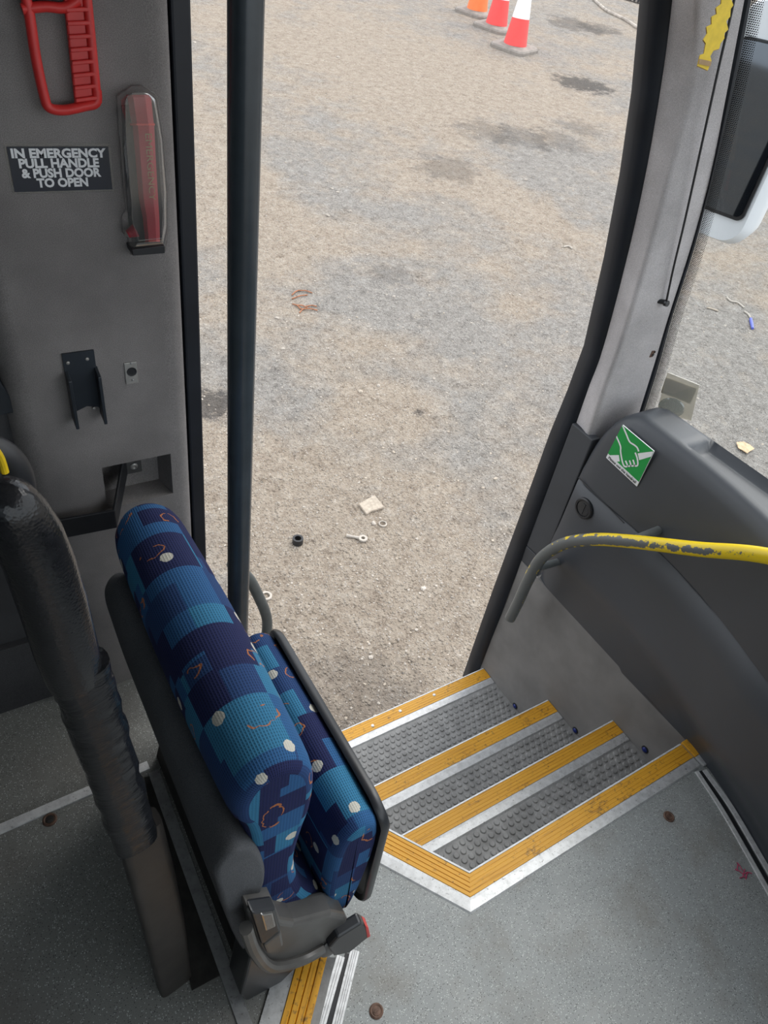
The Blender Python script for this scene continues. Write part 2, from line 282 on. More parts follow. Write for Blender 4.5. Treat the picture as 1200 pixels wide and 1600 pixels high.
# ------------------------------------------------------------------ object helpers
WL = {}                                                # base point of every object
def thing(name, label, cat, loc, group=None):
    o = bpy.data.objects.new(name, None); COL.objects.link(o); o.location = loc; o.empty_display_size = .05
    o['label'] = label; o['category'] = cat
    if group: o['group'] = group
    WL[o] = Vector(loc); return o
def tag(o, label, cat, group=None, kind=None):
    o['label'] = label; o['category'] = cat
    if group: o['group'] = group
    if kind: o['kind'] = kind
    return o
class G:
    """collects vertices and faces in world metres"""
    def __init__(s): s.v = []; s.f = []; s.uv = {}; s.mi = {}
    def add(s, vs, fs, uvs=None, mi=0):
        b = len(s.v); s.v += [Vector(p) for p in vs]
        for i, fc in enumerate(fs):
            if uvs: s.uv[len(s.f)] = [uvs[k] for k in fc]
            if mi: s.mi[len(s.f)] = mi
            s.f.append([b+k for k in fc])
        return s
    def box(s, a, b):
        x0, y0, z0 = a; x1, y1, z1 = b
        return s.add([(x0,y0,z0),(x1,y0,z0),(x1,y1,z0),(x0,y1,z0),(x0,y0,z1),(x1,y0,z1),(x1,y1,z1),(x0,y1,z1)],
                     [(0,3,2,1),(4,5,6,7),(0,1,5,4),(1,2,6,5),(2,3,7,6),(3,0,4,7)])
    def prism(s, poly, vec):
        """poly: 3-D points of one face, vec: thickness"""
        n = len(poly); vec = Vector(vec); P = [Vector(p) for p in poly]
        vs = P + [p+vec for p in P]; fs = [tuple(range(n))[::-1], tuple(range(n, 2*n))]
        fs += [(i, (i+1) % n, n+(i+1) % n, n+i) for i in range(n)]
        return s.add(vs, fs)
    def grid(s, rows, closed=False, uv=False, caps=False):
        m = len(rows[0]); vs = [p for r in rows for p in r]; fs = []; uvs = None
        for i in range(len(rows)-1):
            for j in range(m if closed else m-1):
                k = (j+1) % m; fs.append((i*m+j, i*m+k, (i+1)*m+k, (i+1)*m+j))
        if caps: fs.append(tuple(range(m))[::-1]); fs.append(tuple((len(rows)-1)*m+j for j in range(m)))
        return s.add(vs, fs, uv if uv else None)
    def tube(s, pts, r, n=16, caps=True, sq=None):
        pts = [Vector(p) for p in pts]; rows = []; up = None
        for i, p in enumerate(pts):
            t = (pts[min(i+1, len(pts)-1)] - pts[max(i-1, 0)]).normalized()
            if up is None: up = t.orthogonal().normalized()
            up = (up - t*up.dot(t)).normalized(); w = t.cross(up); rr = r[i] if isinstance(r, (list, tuple)) else r
            rows.append([p + (up*math.cos(2*math.pi*k/n) + w*math.sin(2*math.pi*k/n))*rr for k in range(n)])
        return s.grid(rows, closed=True, caps=caps)
    def lathe(s, prof, c, axis=(0, 0, 1), n=24):
        ax = Vector(axis).normalized(); u = ax.orthogonal().normalized(); w = ax.cross(u); c = Vector(c)
        rows = [[c + ax*h + (u*math.cos(2*math.pi*k/n)+w*math.sin(2*math.pi*k/n))*max(r, 1e-5) for k in range(n)] for r, h in prof]
        return s.grid(rows, closed=True, caps=True)
def catmull(pts, n=8):
    pts = [Vector(p) for p in pts]; out = []
    for i in range(len(pts)-1):
        a = pts[max(i-1, 0)]; b = pts[i]; c = pts[i+1]; d = pts[min(i+2, len(pts)-1)]
        for k in range(n):
            t = k/n; out.append(.5*((2*b)+(c-a)*t+(2*a-5*b+4*c-d)*t*t+(3*b-a-3*c+d)*t**3))
    return out + [pts[-1]]
def closed_smooth(pts, n=5):
    pts = [Vector(p) for p in pts]; m = len(pts); out = []
    for i in range(m):
        a, b, c, d = pts[i-1], pts[i], pts[(i+1) % m], pts[(i+2) % m]
        for k in range(n):
            t = k/n; out.append(.5*((2*b)+(c-a)*t+(2*a-5*b+4*c-d)*t*t+(3*b-a-3*c+d)*t**3))
    return out
def obj(name, g, mat, parent=None, smooth=False, bevel=0, seg=2, angle=35):
    base = WL[parent] if parent is not None else None
    if base is None:
        xs = [p.x for p in g.v]; ys = [p.y for p in g.v]; zs = [p.z for p in g.v]
        base = Vector(((min(xs)+max(xs))/2, (min(ys)+max(ys))/2, min(zs)))
    me = bpy.data.meshes.new(name); me.from_pydata([p-base for p in g.v], [], g.f)
    mats = mat if isinstance(mat, (list, tuple)) else [mat]
    for mm in mats: me.materials.append(mm)
    for i, k in g.mi.items(): me.polygons[i].material_index = k
    if g.uv:
        ul = me.uv_layers.new(name='UVMap')
        for i, p in enumerate(me.polygons):
            if i in g.uv:
                for q, li in enumerate(p.loop_indices): ul.data[li].uv = g.uv[i][q]
    if not g.uv or True:
        bm = bmesh.new(); bm.from_mesh(me); bmesh.ops.recalc_face_normals(bm, faces=bm.faces); bm.to_mesh(me); bm.free()
    o = bpy.data.objects.new(name, me); COL.objects.link(o)
    if parent is not None: o.parent = parent
    else: o.location = base
    WL[o] = base
    if smooth:
        for p in me.polygons: p.use_smooth = True
        if angle < 180: me.set_sharp_from_angle(angle=math.radians(angle))
    if bevel:
        b = o.modifiers.new('bevel', 'BEVEL'); b.width = bevel; b.segments = seg; b.limit_method = 'ANGLE'; b.angle_limit = math.radians(40)
    return o
def struct(name, g, mat, label, cat, **kw):
    o = obj(name, g, mat, **kw); tag(o, label, cat, kind='structure'); return o
def text_obj(name, body, mat, parent, origin, xdir, ydir, size, align='CENTER', bold=0.0, spacing=1.0, lift=.0006, width=None):
    """lettering as thin mesh, lying in the plane of xdir/ydir"""
    c = bpy.data.curves.new('lettering', 'FONT'); c.body = body; c.size = size; c.align_x = align; c.align_y = 'CENTER'; c.offset = bold; c.space_character = spacing; c.resolution_u = 3; c.extrude = .0002
    t = bpy.data.objects.new('lettering', c); COL.objects.link(t)
    dg = bpy.context.evaluated_depsgraph_get(); me = bpy.data.meshes.new_from_object(t.evaluated_get(dg)); bpy.data.objects.remove(t)
    x = Vector(xdir).normalized(); y = Vector(ydir); y = (y - x*y.dot(x)).normalized(); z = x.cross(y)
    k = 1.0
    if width:
        w = max(v.co.x for v in me.vertices)-min(v.co.x for v in me.vertices); k = width/w
    base = WL[parent]
    for v in me.vertices:
        p = Vector(origin) + x*v.co.x*k + y*v.co.y + z*(v.co.z+lift); v.co = p - base
    me.materials.clear(); me.materials.append(mat)
    o = bpy.data.objects.new(name, me); COL.objects.link(o); o.parent = parent; WL[o] = base
    return o

# ------------------------------------------------------------------ the yard outside
g = G(); n = 40
def gp(x, y): return Vector((x, y, ground_z(x, y)))
g.add([gp(-60, -40), gp(90, -40), gp(90, 110), gp(-60, 110)], [(0, 1, 2, 3)])
struct('ground', g, M['ground'], 'dusty sand and grey gravel yard outside the coach', 'ground')

# ------------------------------------------------------------------ coach shell
RZ = .12                                               # raised rear floor
YW = 1.02                                              # inside face of the door side
F_IN = .279; F_OUT = .349                              # floor nosing, inner and outer edge
STEPW = 1.37
dA = Vector((.668, .349, 0)); dB = Vector((.567, .498, 0)); ddir = (dB-dA).normalized(); dn = Vector((-ddir.y, ddir.x, 0))
cA = Vector((.620, .279, 0))
dEnd = dA + ddir*.33                                   # diagonal carries on under the seat
g = G()
platform = [(.30, -1.35), (1.62, -1.35), (1.62, -.2), (STEPW, .30), (STEPW, F_OUT-.004), (.668, F_OUT-.004), (dEnd.x-.003, dEnd.y-.003), (.30, .66)]
g.prism([(x, y, 0) for x, y in platform], (0, 0, -.04))
struct('floor', g, M['vinyl'], 'speckled pale grey vinyl floor at the top of the steps', 'floor')
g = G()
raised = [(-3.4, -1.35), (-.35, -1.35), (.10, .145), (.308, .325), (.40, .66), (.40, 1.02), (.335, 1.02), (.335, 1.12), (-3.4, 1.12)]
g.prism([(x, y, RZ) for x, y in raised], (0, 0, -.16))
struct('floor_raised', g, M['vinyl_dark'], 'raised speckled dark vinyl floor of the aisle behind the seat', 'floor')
# roof, far walls with tinted side windows: they shade the cabin
g = G().box((-3.5, -1.45, 2.02), (1.15, 1.2, 2.08)); struct('ceiling', g, M['roof'], 'pale coach headlining above the aisle', 'ceiling')
g = G().box((-3.5, -1.45, -.05), (-3.44, 1.2, 2.02)); struct('wall_back', g, M['darkwall'], 'dark rear bulkhead of the coach', 'wall')
g = G()
for a, b in (((-3.44, -1.45, -.05), (-.5, -1.38, .75)), ((-.5, -1.45, -.05), (1.6, -1.38, .32)), ((-3.44, -1.45, 1.75), (1.2, -1.38, 2.02)), ((-.62, -1.45, .75), (-.50, -1.38, 1.75)), ((-2.1, -1.45, .75), (-1.98, -1.38, 1.75))): g.box(a, b)
struct('wall_right', g, M['darkwall'], 'driver side wall with windows', 'wall')
for i, (x0, x1) in enumerate(((-3.44, -2.1), (-1.98, -.62), (-.5, 1.3))):
    g = G().box((x0+.002, -1.425, .752 if i < 2 else .322), (x1-.002, -1.415, 1.748)); struct('window_%d' % (i+2), g, M['tinted'] if i < 2 else M['glass'], 'side window pane on the driver side', 'window')
g = G()
for a, b in (((-3.44, 1.06, RZ-.02), (.07, 1.12, .92)), ((-3.44, 1.06, 1.78), (.07, 1.12, 2.02)), ((-1.6, 1.06, .92), (-1.5, 1.12, 1.78))): g.box(a, b)
g.box((.07, 1.12, 1.75), (1.10, 1.17, 2.02))
struct('wall_left', g, M['darkwall'], 'dark door side wall behind the pillar', 'wall')
for i, (x0, x1) in enumerate(((-3.44, -1.6), (-1.5, .05))):
    g = G().box((x0+.002, 1.085, .922), (x1-.002, 1.092, 1.778)); struct('window_%d' % (i+5), g, M['tinted'], 'tinted side window behind the pillar', 'window')

# ------------------------------------------------------------------ entrance steps
Z1, Z2, Z3 = -.17, -.345, -.52
Y1, Y2, Y3 = .534, .742, 1.022
steps = thing('entrance_steps', 'three grey stud-rubber entrance steps dropping to the door', 'steps', (1.0, .70, Z3-.1))
def left_x(y): return .668 if y < .349 else max(.40, .668 - (y-.349)*(.101/.149))
def tread(z, y0, y1):
    g = G(); xl0, xl1 = left_x(y0), left_x(y1)
    g.prism([(xl0, y0, z), (STEPW, y0, z), (STEPW, y1, z), (xl1, y1, z)], (0, 0, -.03))
    p = .0212; r = .0086; k = 0; y = y0+.010
    while y < y1-.004:
        x = .42 + (p/2 if k % 2 else 0)
        while x < STEPW-.008:
            if x > left_x(y)+.008:
                N = 10; b = [(x+r*math.cos(2*math.pi*i/N), y+r*math.sin(2*math.pi*i/N), z) for i in range(N)]; t = [(x+r*.72*math.cos(2*math.pi*i/N), y+r*.72*math.sin(2*math.pi*i/N), z+.003) for i in range(N)]
                g.add(b+t, [(i, (i+1) % N, N+(i+1) % N, N+i) for i in range(N)]+[tuple(range(N, 2*N))])
            x += p
        y += p*.87; k += 1
    obj('tread', g, M['rubber'], steps, smooth=True)
tread(Z1, F_OUT, Y1-.072); tread(Z2, Y1, Y2-.078); tread(Z3, Y2, Y3-.072)
def riser(y, z0, z1):
    g = G().box((left_x(y), y-.02, z0), (STEPW, y-.001, z1)); obj('riser', g, M['rubber'], steps)
riser(F_OUT-.003, Z1, -.012); riser(Y1-.003, Z2, Z1-.012); riser(Y2-.003, Z3, Z2-.012); riser(Y3-.003, Z3-.12, Z3-.012)
g = G().prism([(STEPW, .30, Z3-.1), (STEPW, 1.045, Z3-.1), (STEPW, 1.045, .02), (STEPW, .30, -.001)], (.03, 0, 0)); obj('side_panel', g, M['carpet_side'], steps)
g = G().prism([dA+Vector((0, 0, -.03)), dEnd+Vector((0, 0, -.03)), dEnd+Vector((0, 0, -.75)), dA+Vector((0, 0, -.75))], tuple(-dn*-.02)); obj('side_panel', g, M['rubber'], steps)
g = G().box((.39, dEnd.y-.02, -.75), (dEnd.x+.0, 1.02, -.02)); obj('side_panel', g, M['rubber'], steps)

def nosing(label, x0, x1, yin, yout, z, rivets=(), mitre=False, lead=.62):
    """straight nosing along the coach: yellow insert outside, aluminium inside"""
    t = thing('step_nosing', label, 'nosing', ((x0+x1)/2, (yin+yout)/2, z-.012), 'yellow and aluminium step nosings')
    w = yout-yin; ym = yin + w*(1-lead)
    lx = lambda y: x0 if not mitre else .620 + (y-.279)*(.668-.620)/(.349-.279)
    def band(name, rows, mat, uvw):
        g = G(); L = x1-x0
        for i in range(len(rows)-1):
            (ya, za), (yb, zb) = rows[i], rows[i+1]
            g.add([(lx(ya), ya, z+za), (x1, ya, z+za), (x1, yb, z+zb), (lx(yb), yb, z+zb)], [(0, 1, 2, 3)], [(0, ya), (L, ya), (L, yb), (0, yb)])
        for X in (0, 1):
            pts = [((lx(y) if X == 0 else x1), y, z+zz) for y, zz in rows] + [((lx(rows[-1][0]) if X == 0 else x1), rows[-1][0], z-.012), ((lx(rows[0][0]) if X == 0 else x1), rows[0][0], z-.012)]
            g.add(pts, [tuple(range(len(pts)))])
        return obj(name, g, mat, t)
    band('aluminium_strip', [(yin, -.001), (yin+.004, .003), (ym-.006, .0035), (ym, .003)], M['alu'], 0)
    rows = []; N = 5; ye = yout-.004
    for i in range(N):
        a = ym + (ye-ym)*i/N; b = ym + (ye-ym)*(i+1)/N; rows += [(a+.0003, .0037), (a+.0008, .0042), (b-.0008, .0042), (b-.0003, .0037)]
    band('yellow_insert', rows, M['yellow'], 0)
    g = G()
    a, b = lx(yout-.004), lx(yout)
    g.add([(a, yout-.004, z+.0045), (x1, yout-.004, z+.0045), (x1, yout, z+.003), (b, yout, z+.003), (b, yout, z-.03), (x1, yout, z-.03)], [(0, 1, 2, 3), (3, 2, 5, 4)])
    obj('front_lip', g, M['alu_white'], t)
    for (x, y) in rivets:
        obj('rivet', G().lathe([(.0055, z+.002), (.0055, z+.005), (.004, z+.0065), (.001, z+.007)], (x, y, 0), n=12), M['alu_white'], t, smooth=True)
    return t
nos = nosing('worn yellow nosing with aluminium edge along the cabin floor, topmost of the flight', .620, 1.343, F_IN, F_OUT, 0, mitre=True)
# the diagonal arm of the floor nosing
g1 = G(); g2 = G(); g3 = G()
L = .36
def dpt(w, s, z):                                      # w: 0 at outer edge .. 1 at inner edge, s: along the diagonal
    a = dA.lerp(cA, w); return Vector((a.x, a.y, 0)) + ddir*s + Vector((0, 0, z))
def dquad(g, w0, z0, w1, z1):
    g.add([dpt(w0, 0, z0), dpt(w0, L, z0), dpt(w1, L, z1), dpt(w1, 0, z1)], [(0, 1, 2, 3)], [(0, w0*.07), (L, w0*.07), (L, w1*.07), (0, w1*.07)])
for i in range(5):
    a = .06+(.62-.06)*i/5; b = .06+(.62-.06)*(i+1)/5
    dquad(g1, a+.006, .0026, a+.015, .0042); dquad(g1, a+.015, .0042, b-.015, .0042); dquad(g1, b-.015, .0042, b-.006, .0026); dquad(g1, b-.006, .0026, b+.006, .0026)
dquad(g2, .62, .003, .7, .0045); dquad(g2, .7, .0045, .94, .003); dquad(g2, .94, .003, 1.0, -.001)
dquad(g3, 0, .003, .06, .0045); g3.add([dpt(0, 0, .003), dpt(0, L, .003), dpt(0, L, -.03), dpt(0, 0, -.03)], [(0, 1, 2, 3)])
obj('yellow_insert', g1, M['yellow'], nos); obj('aluminium_strip', g2, M['alu'], nos); obj('front_lip', g3, M['alu_white'], nos)
nosing('scratched yellow nosing on the second step down, just below the cabin floor', left_x(Y1), STEPW-.002, Y1-.072, Y1, Z1)
nosing('worn yellow nosing on the third step down, above the bottom step', left_x(Y2), STEPW-.002, Y2-.078, Y2, Z2)
rv = [pZ(u, v, Z3) for u, v in ((582, 1135), (625, 1112), (678, 1087))]
nosing('yellow nosing with three pale rivets on the bottom step by the ground', left_x(Y3), STEPW-.002, Y3-.072, Y3, Z3, rivets=[(p.x, p.y) for p in rv])
t = thing('nosing_end_piece', 'short yellow and aluminium end piece beside the dashboard foot', 'nosing', (1.362, .31, -.01))
g = G().box((1.349, .304, -.01), (1.376, .349, .006)); obj('yellow_insert', g, M['yellow'], t, bevel=.0015)
g = G().box((1.349, .276, -.01), (1.376, .3038, .005)); obj('aluminium_strip', g, M['alu'], t, bevel=.0015)
for (u, v, lab) in ((805, 1103, 'blue oval marker lens low on the side panel by the bottom step'), (899, 1141, 'blue oval marker lens half hidden beside the middle tread'), (1008, 1171, 'blue oval marker lens beside the tread nearest the cabin floor')):
    p = pX(u, v, STEPW); t = thing('marker_lens', lab, 'light', p, 'blue step marker lenses')
    obj('lens', G().lathe([(.0085, -.001), (.008, .003), (.005, .0055), (.001, .0065)], p, (-1, 0, 0), 16), M['blue'], t, smooth=True)
    obj('bezel', G().lathe([(.0115, -.001), (.0112, .0015), (.0085, .002)], p, (-1, 0, 0), 16), M['black'], t, smooth=True)

# floor strips and bolts
def floor_strip(name, label, cat, path, w, z, mat, ribs=3, h=.004):
    path = [Vector((p[0], p[1], z)) for p in path]; rows = []
    prof = [(-.5, 0), (-.47, h)]
    for i in range(ribs):
        a = -.44+.88*i/ribs; b = -.44+.88*(i+1)/ribs; prof += [(a+.03, h), (b-.05, h)] if ribs > 1 else [(a, h), (b, h)]
        if ribs > 1 and i < ribs-1: prof += [(b-.03, h*.55), (b+.01, h*.55)]
    prof += [(.47, h), (.5, 0)]
    for i, p in enumerate(path):
        d = (path[min(i+1, len(path)-1)]-path[max(i-1, 0)]).normalized(); s = Vector((-d.y, d.x, 0)); rows.append([p + s*(a*w) + Vector((0, 0, b)) for a, b in prof])
    g = G().grid(rows); o = obj(name, g, mat); tag(o, label, cat); return o
arcA = [pZ(u, v) for u, v in ((1088, 1206), (1121, 1256), (1150, 1305), (1200, 1394))]; arcA.append(arcA[-1]+(arcA[-1]-arcA[-2]).normalized()*.25)
arcB = [pZ(u, v) for u, v in ((1100, 1204), (1138, 1256), (1167, 1304), (1202, 1364))]; arcB.append(arcB[-1]+(arcB[-1]-arcB[-2]).normalized()*.25)
floor_strip('hatch_strip', 'slim curved aluminium strip on the floor edge near the dashboard foot', 'strip', catmull(arcA, 6), .010, .0, M['alu_white'], 2)
floor_strip('hatch_strip', 'ribbed curved aluminium strip against the dashboard foot', 'strip', catmull(arcB, 6), .012, .0, M['alu_white'], 4)
gA = catmull([(a+b)/2 for a, b in zip(arcA, arcB)], 6); floor_strip('rubber_infill', 'black rubber gap between the curved aluminium strips', 'strip', gA, .010, .0, M['black'], 1, .0015)
q = lambda u, v, z=0: pZ(u, v, z)
e1 = [(q(497, 1600)+q(508, 1600))/2, (q(528, 1497)+q(537, 1493))/2]; e2 = [(q(520, 1600)+q(533, 1600))/2, (q(548, 1488)+q(561, 1483))/2]
for e in (e1, e2): e[0] = e[0]-(e[1]-e[0])*1.5; e[0].z = 0; e[1].z = 0
floor_strip('hatch_strip', 'ribbed aluminium floor strip nearest the yellow strip under the seat', 'strip', e1, .016, 0, M['alu_white'], 3)
floor_strip('hatch_strip', 'ribbed aluminium floor strip ending short of the recline lever', 'strip', e2, .018, 0, M['alu_white'], 4)
floor_strip('rubber_infill', 'black rubber gap between the straight aluminium strips', 'strip', [(a+b)/2 for a, b in zip(e1, e2)], .010, 0, M['black'], 1, .0015)
# yellow strip on the edge of the raised floor below the seat
t = thing('edge_nosing', 'yellow grooved nosing with aluminium edge on raised floor under the seat', 'nosing', (.24, .28, RZ))
y0, y1 = q(437, 1600, RZ), q(485, 1600, RZ); u0, u1 = q(457, 1528, RZ), q(510, 1497, RZ); b0, b1 = q(405, 1600, RZ), q(425, 1535, RZ)
g = G(); N = 4; dL = (u0-y0).normalized()
S0 = y0-dL*.25; S1 = y1-dL*.25; E0 = y0+dL*.10; E1 = y1+dL*.10
for i in range(N):
    a, b = i/N, (i+1)/N
    def PT(k, w, h): return (S0.lerp(S1, w) if k == 0 else E0.lerp(E1, w)) + Vector((0, 0, h))
    for w0, h0, w1, h1 in ((a, .003, a+.03, .006), (a+.03, .006, b-.03, .006), (b-.03, .006, b, .003)):
        g.add([PT(0, w0, h0), PT(1, w0, h0), PT(1, w1, h1), PT(0, w1, h1)], [(0, 1, 2, 3)], [(0, w0*.06), (.3, w0*.06), (.3, w1*.06), (0, w1*.06)])
obj('yellow_insert', g, M['yellow'], t)
bs = b0-dL*.25; be = b0+dL*.10; g = G().prism([bs+Vector((0, 0, .001)), be+Vector((0, 0, .001)), E0+Vector((0, 0, .001)), S0+Vector((0, 0, .001))], (0, 0, .003)); obj('aluminium_strip', g, M['alu'], t)
g = G().prism([S1+Vector((0, 0, .0)), E1+Vector((0, 0, .0)), E1+Vector((.012, -.008, 0)), S1+Vector((.012, -.008, 0))], (0, 0, -.118)); obj('riser', g, M['rubber'], t)
# pale cover strips on the raised floor
sA = [q(-60, 1322, RZ), q(232, 1196, RZ)]; o = floor_strip('cover_strip', 'pale flat aluminium strip running crosswise past the black post', 'strip', sA, .020, RZ, M['alu_white'], 1, .003)
sB = [q(240, 1206, RZ), q(397, 1640, RZ)]; o = floor_strip('cover_strip', 'long pale aluminium strip between black post and blue seat', 'strip', sB, .022, RZ, M['alu_dull'], 1, .003)
# dark filler plank beside it
g = G().prism([q(225, 1215, RZ), q(243, 1213, RZ), q(352, 1520, RZ), q(300, 1548, RZ), q(262, 1400, RZ)], (0, 0, .002))
tag(obj('floor_plank', g, M['underseat']), 'dark scuffed plank between black post and pale floor strip', 'plank')
def bolt(u, v, z, lab, r=.013):
    p = pZ(u, v, z); t = thing('floor_bolt', lab, 'bolt', p, 'round floor fixings')
    obj('washer', G().lathe([(r, 0), (r, .0015), (r*.8, .003), (r*.62, .002)], p, n=20), M['rust'], t, smooth=True)
    g = G().lathe([(r*.6, .0005), (r*.58, .003), (r*.2, .0035)], p, n=16); g.box((p.x-r*.4, p.y-.001, p.z+.003), (p.x+r*.4, p.y+.001, p.z+.0042)); obj('screw_head', g, M['rust'] if z == 0 else M['leg'], t)
bolt(1045, 1276, 0, 'brown floor bolt near the dashboard foot and top nosing'); bolt(588, 1580, 0, 'floor bolt beside the straight aluminium strips at the bottom', .013); bolt(78, 1281, RZ, 'dark floor bolt just below the crosswise pale strip', .013)
p = pZ(1160, 1362); g = G()
for k in range(7):
    a = random.uniform(0, 6.28); c = p + Vector((random.uniform(-.012, .012), random.uniform(-.012, .012), .0012)); d = Vector((math.cos(a), math.sin(a), 0))
    g.tube([c-d*.009, c+Vector((.002, .002, 0)), c+d*.009], .0011, 6)
tag(obj('paint_scrawl', g, M['pink']), 'small pink scrawl on grey floor near the curved strip', 'mark')

# ------------------------------------------------------------------ dashboard
dash = thing('dashboard', 'charcoal moulded dashboard with recessed top tray beside the steps', 'dashboard', (1.40, .3, 0))
def xfloor(y):
    if y > .34: return 0.0
    q_ = .34-y; return -(.5*q_*q_ + .125*q_) if q_ < .5 else -(.1875+(q_-.5)*.4)
def xbulge(y):
    q_ = max(0.0, .75-y); return -.42*q_*q_ if q_ < .45 else -.085-.25*(q_-.45)
TOPW = (1, .97, .94, .10, .06, 0, 0, 0, 0)
face = [(1.370, -.002), (1.3705, .03), (1.366, .11), (1.357, .15), (1.352, .176), (1.3535, .195), (1.358, .24), (1.360, .32), (1.362, .403), (1.3665, .4055), (1.3665, .4085), (1.362, .411), (1.364, .50), (1.368, .57), (1.373, .615), (1.380, .638), (1.391, .651)]
top = [(1.401, .655), (1.409, .6565), (1.415, .6565), (1.474, .657), (1.480, .658), (1.492, .656), (1.502, .645), (1.508, .60), (1.510, .48)]
ys = [-.95, -.7, -.45, -.2, -.05, .05, .12, .2, .27, .32, .36, .42, .50, .58, .64, .70, .715, .728, .74, .76, .80, .84, .865, .89, .91, .925, .938, .946, .95]
rows = []
for y in ys:
    k = 1.0
    if y > .86: s = min(1, (y-.86)/.09); k = 1 - (1-math.sqrt(max(0, 1-s*s)))*.72
    row = []
    for i, (x, z) in enumerate(face+top):
        zz = z if z < .42 else .42 + (z-.42)*k
        kz = min(1, max(0, z/.17)); kz = kz*kz*(3-2*kz); tw = 1.0 if i < len(face) else TOPW[i-len(face)]
        xx = x + (xfloor(y)*(1-kz) + min(xbulge(y), xfloor(y)*.9)*kz)*tw
        if y > .90 and i < len(face): xx += (y-.90)**2*4
        j = i-len(face)
        if 2 <= j <= 4 and y < .735:
            d = min(1, (.735-y)/.02); zz -= .024*(d*d*(3-2*d))
        row.append(Vector((xx, y, zz)))
    rows.append(row)
g = G().grid(rows); g.add(rows[-1], [tuple(range(len(rows[-1])))])
obj('moulding', g, M['dash'], dash, smooth=True, angle=60)
g = G().tube([(1.3655, .93, .012), (1.3655, .5, .012)], .0012, 6); 
obj('panel_seam', G().tube([pX(904, 746, 1.3615), pX(940, 782, 1.3615), pX(975, 817, 1.3615)], .0015, 8), M['black'], dash)
obj('panel_seam', G().tube([Vector((1.3705, .50, .006)), Vector((1.371, .42, .003)), Vector((1.371, .36, .002))], .0014, 8), M['black'], dash)
# trim between dashboard and door seal
t = thing('door_trim', 'narrow charcoal trim panel between dashboard edge and door seal', 'trim', (1.37, 1.0, .02))
z0, z1 = .085, .535
g = G().prism([(1.372, .955, z0), (1.368, 1.032, z0), (1.368, 1.032, z1), (1.372, .955, z1-.005)], (.03, 0, 0)); obj('panel', g, M['trim'], t, bevel=.003)
g = G().prism([(1.373, .958, -.005), (1.371, 1.036, -.005), (1.369, 1.034, z0-.003), (1.373, .958, z0-.003)], (.03, 0, 0)); obj('lower_panel', g, M['trim'], t, bevel=.003)
# round socket cap
p = pX(913, 794, 1.359); t = thing('round_socket', 'round black socket cap on the dashboard below the green sticker', 'socket', p)
obj('ring', G().lathe([(.030, -.002), (.030, .004), (.027, .0065), (.0225, .0065), (.022, .003)], p, (-1, 0, .02), 28), M['black'], t, smooth=True)
g = G().lathe([(.0215, .002), (.021, .0045), (.019, .005)], p, (-1, 0, .02), 28); g.box((p.x-.0065, p.y-.004, p.z-.016), (p.x-.003, p.y+.004, p.z+.016)); obj('cap', g, M['plastic_dark'], t, smooth=True)
# green handrail sticker
c4 = [pX(u, v, 1.3615) for u, v in ((973, 664), (1022, 705), (995, 760), (947, 715))]   # top far, top near, bottom near, bottom far
cen = sum(c4, Vector())/4
st = thing('handrail_sticker', 'green square sticker with white hand outline on the dashboard', 'sticker', cen)
TL, TR, BR, BL = c4
def sk(u, v, h=0.0):                                   # unit square: u to the right, v upwards
    return BL.lerp(BR, u).lerp(TL.lerp(TR, u), v) + Vector((-h, 0, 0))
obj('backing', G().prism([sk(0, 0, .0005), sk(1, 0, .0005), sk(1, 1, .0005), sk(0, 1, .0005)], (.003, 0, 0)), M['white'], st)
obj('green_panel', G().prism([sk(0.0, .135, .0011), sk(1, .135, .0011), sk(1, 1, .0011), sk(0, 1, .0011)], (.0004, 0, 0)), M['green'], st)
def zp(x, y):                                          # from the enlarged view of the sticker to unit square
    ax, ay = (905-435, 640-240); bx, by = (180-435, 740-240); dx, dy = x-435, y-240
    det = ax*by-ay*bx; a = (dx*by-dy*bx)/det; b = (ax*dy-ay*dx)/det; return a, 1-b
def skz(x, y, h): a, b = zp(x, y); return sk(min(1, max(0, a)), min(1, max(0, b)), h)
obj('rail_drawing', G().prism([skz(210, 700, .0015), skz(385, 690, .0015), skz(400, 785, .0015), skz(330, 795, .0015)], (.0003, 0, 0)), M['white'], st)
obj('rail_drawing', G().prism([skz(672, 662, .0015), skz(905, 640, .0015), skz(895, 735, .0015), skz(695, 760, .0015)], (.0003, 0, 0)), M['white'], st)
g = G()
def stroke(pts, w=11):
    P = catmull([Vector((x, y, 0)) for x, y in pts], 4); L_, R_ = [], []
    for i, p in enumerate(P):
        d = (P[min(i+1, len(P)-1)]-P[max(0, i-1)]).normalized(); s = Vector((-d.y, d.x, 0))*w; L_.append(p+s); R_.append(p-s)
    rr = [[skz(a.x, a.y, .0017) for a in L_], [skz(b.x, b.y, .0017) for b in R_]]; g.grid(rr)
stroke([(440, 245), (500, 380), (550, 490), (620, 540), (665, 580), (688, 635)]); stroke([(345, 405), (410, 550), (415, 640), (435, 760), (462, 840), (490, 858), (520, 845), (490, 770)])
stroke([(515, 845), (550, 850), (570, 830), (550, 765)]); stroke([(560, 840), (600, 845), (625, 825), (602, 755)]); stroke([(615, 835), (650, 845), (675, 820), (665, 730), (635, 650)])
obj('hand_drawing', g, M['white'], st)
text_obj('lettering', 'Please use the handrail', M['print'], st, sk(.5, .065, .0013), sk(1, 0)-sk(0, 0), sk(0, 1)-sk(0, 0), .0115, width=.098, lift=.0002)
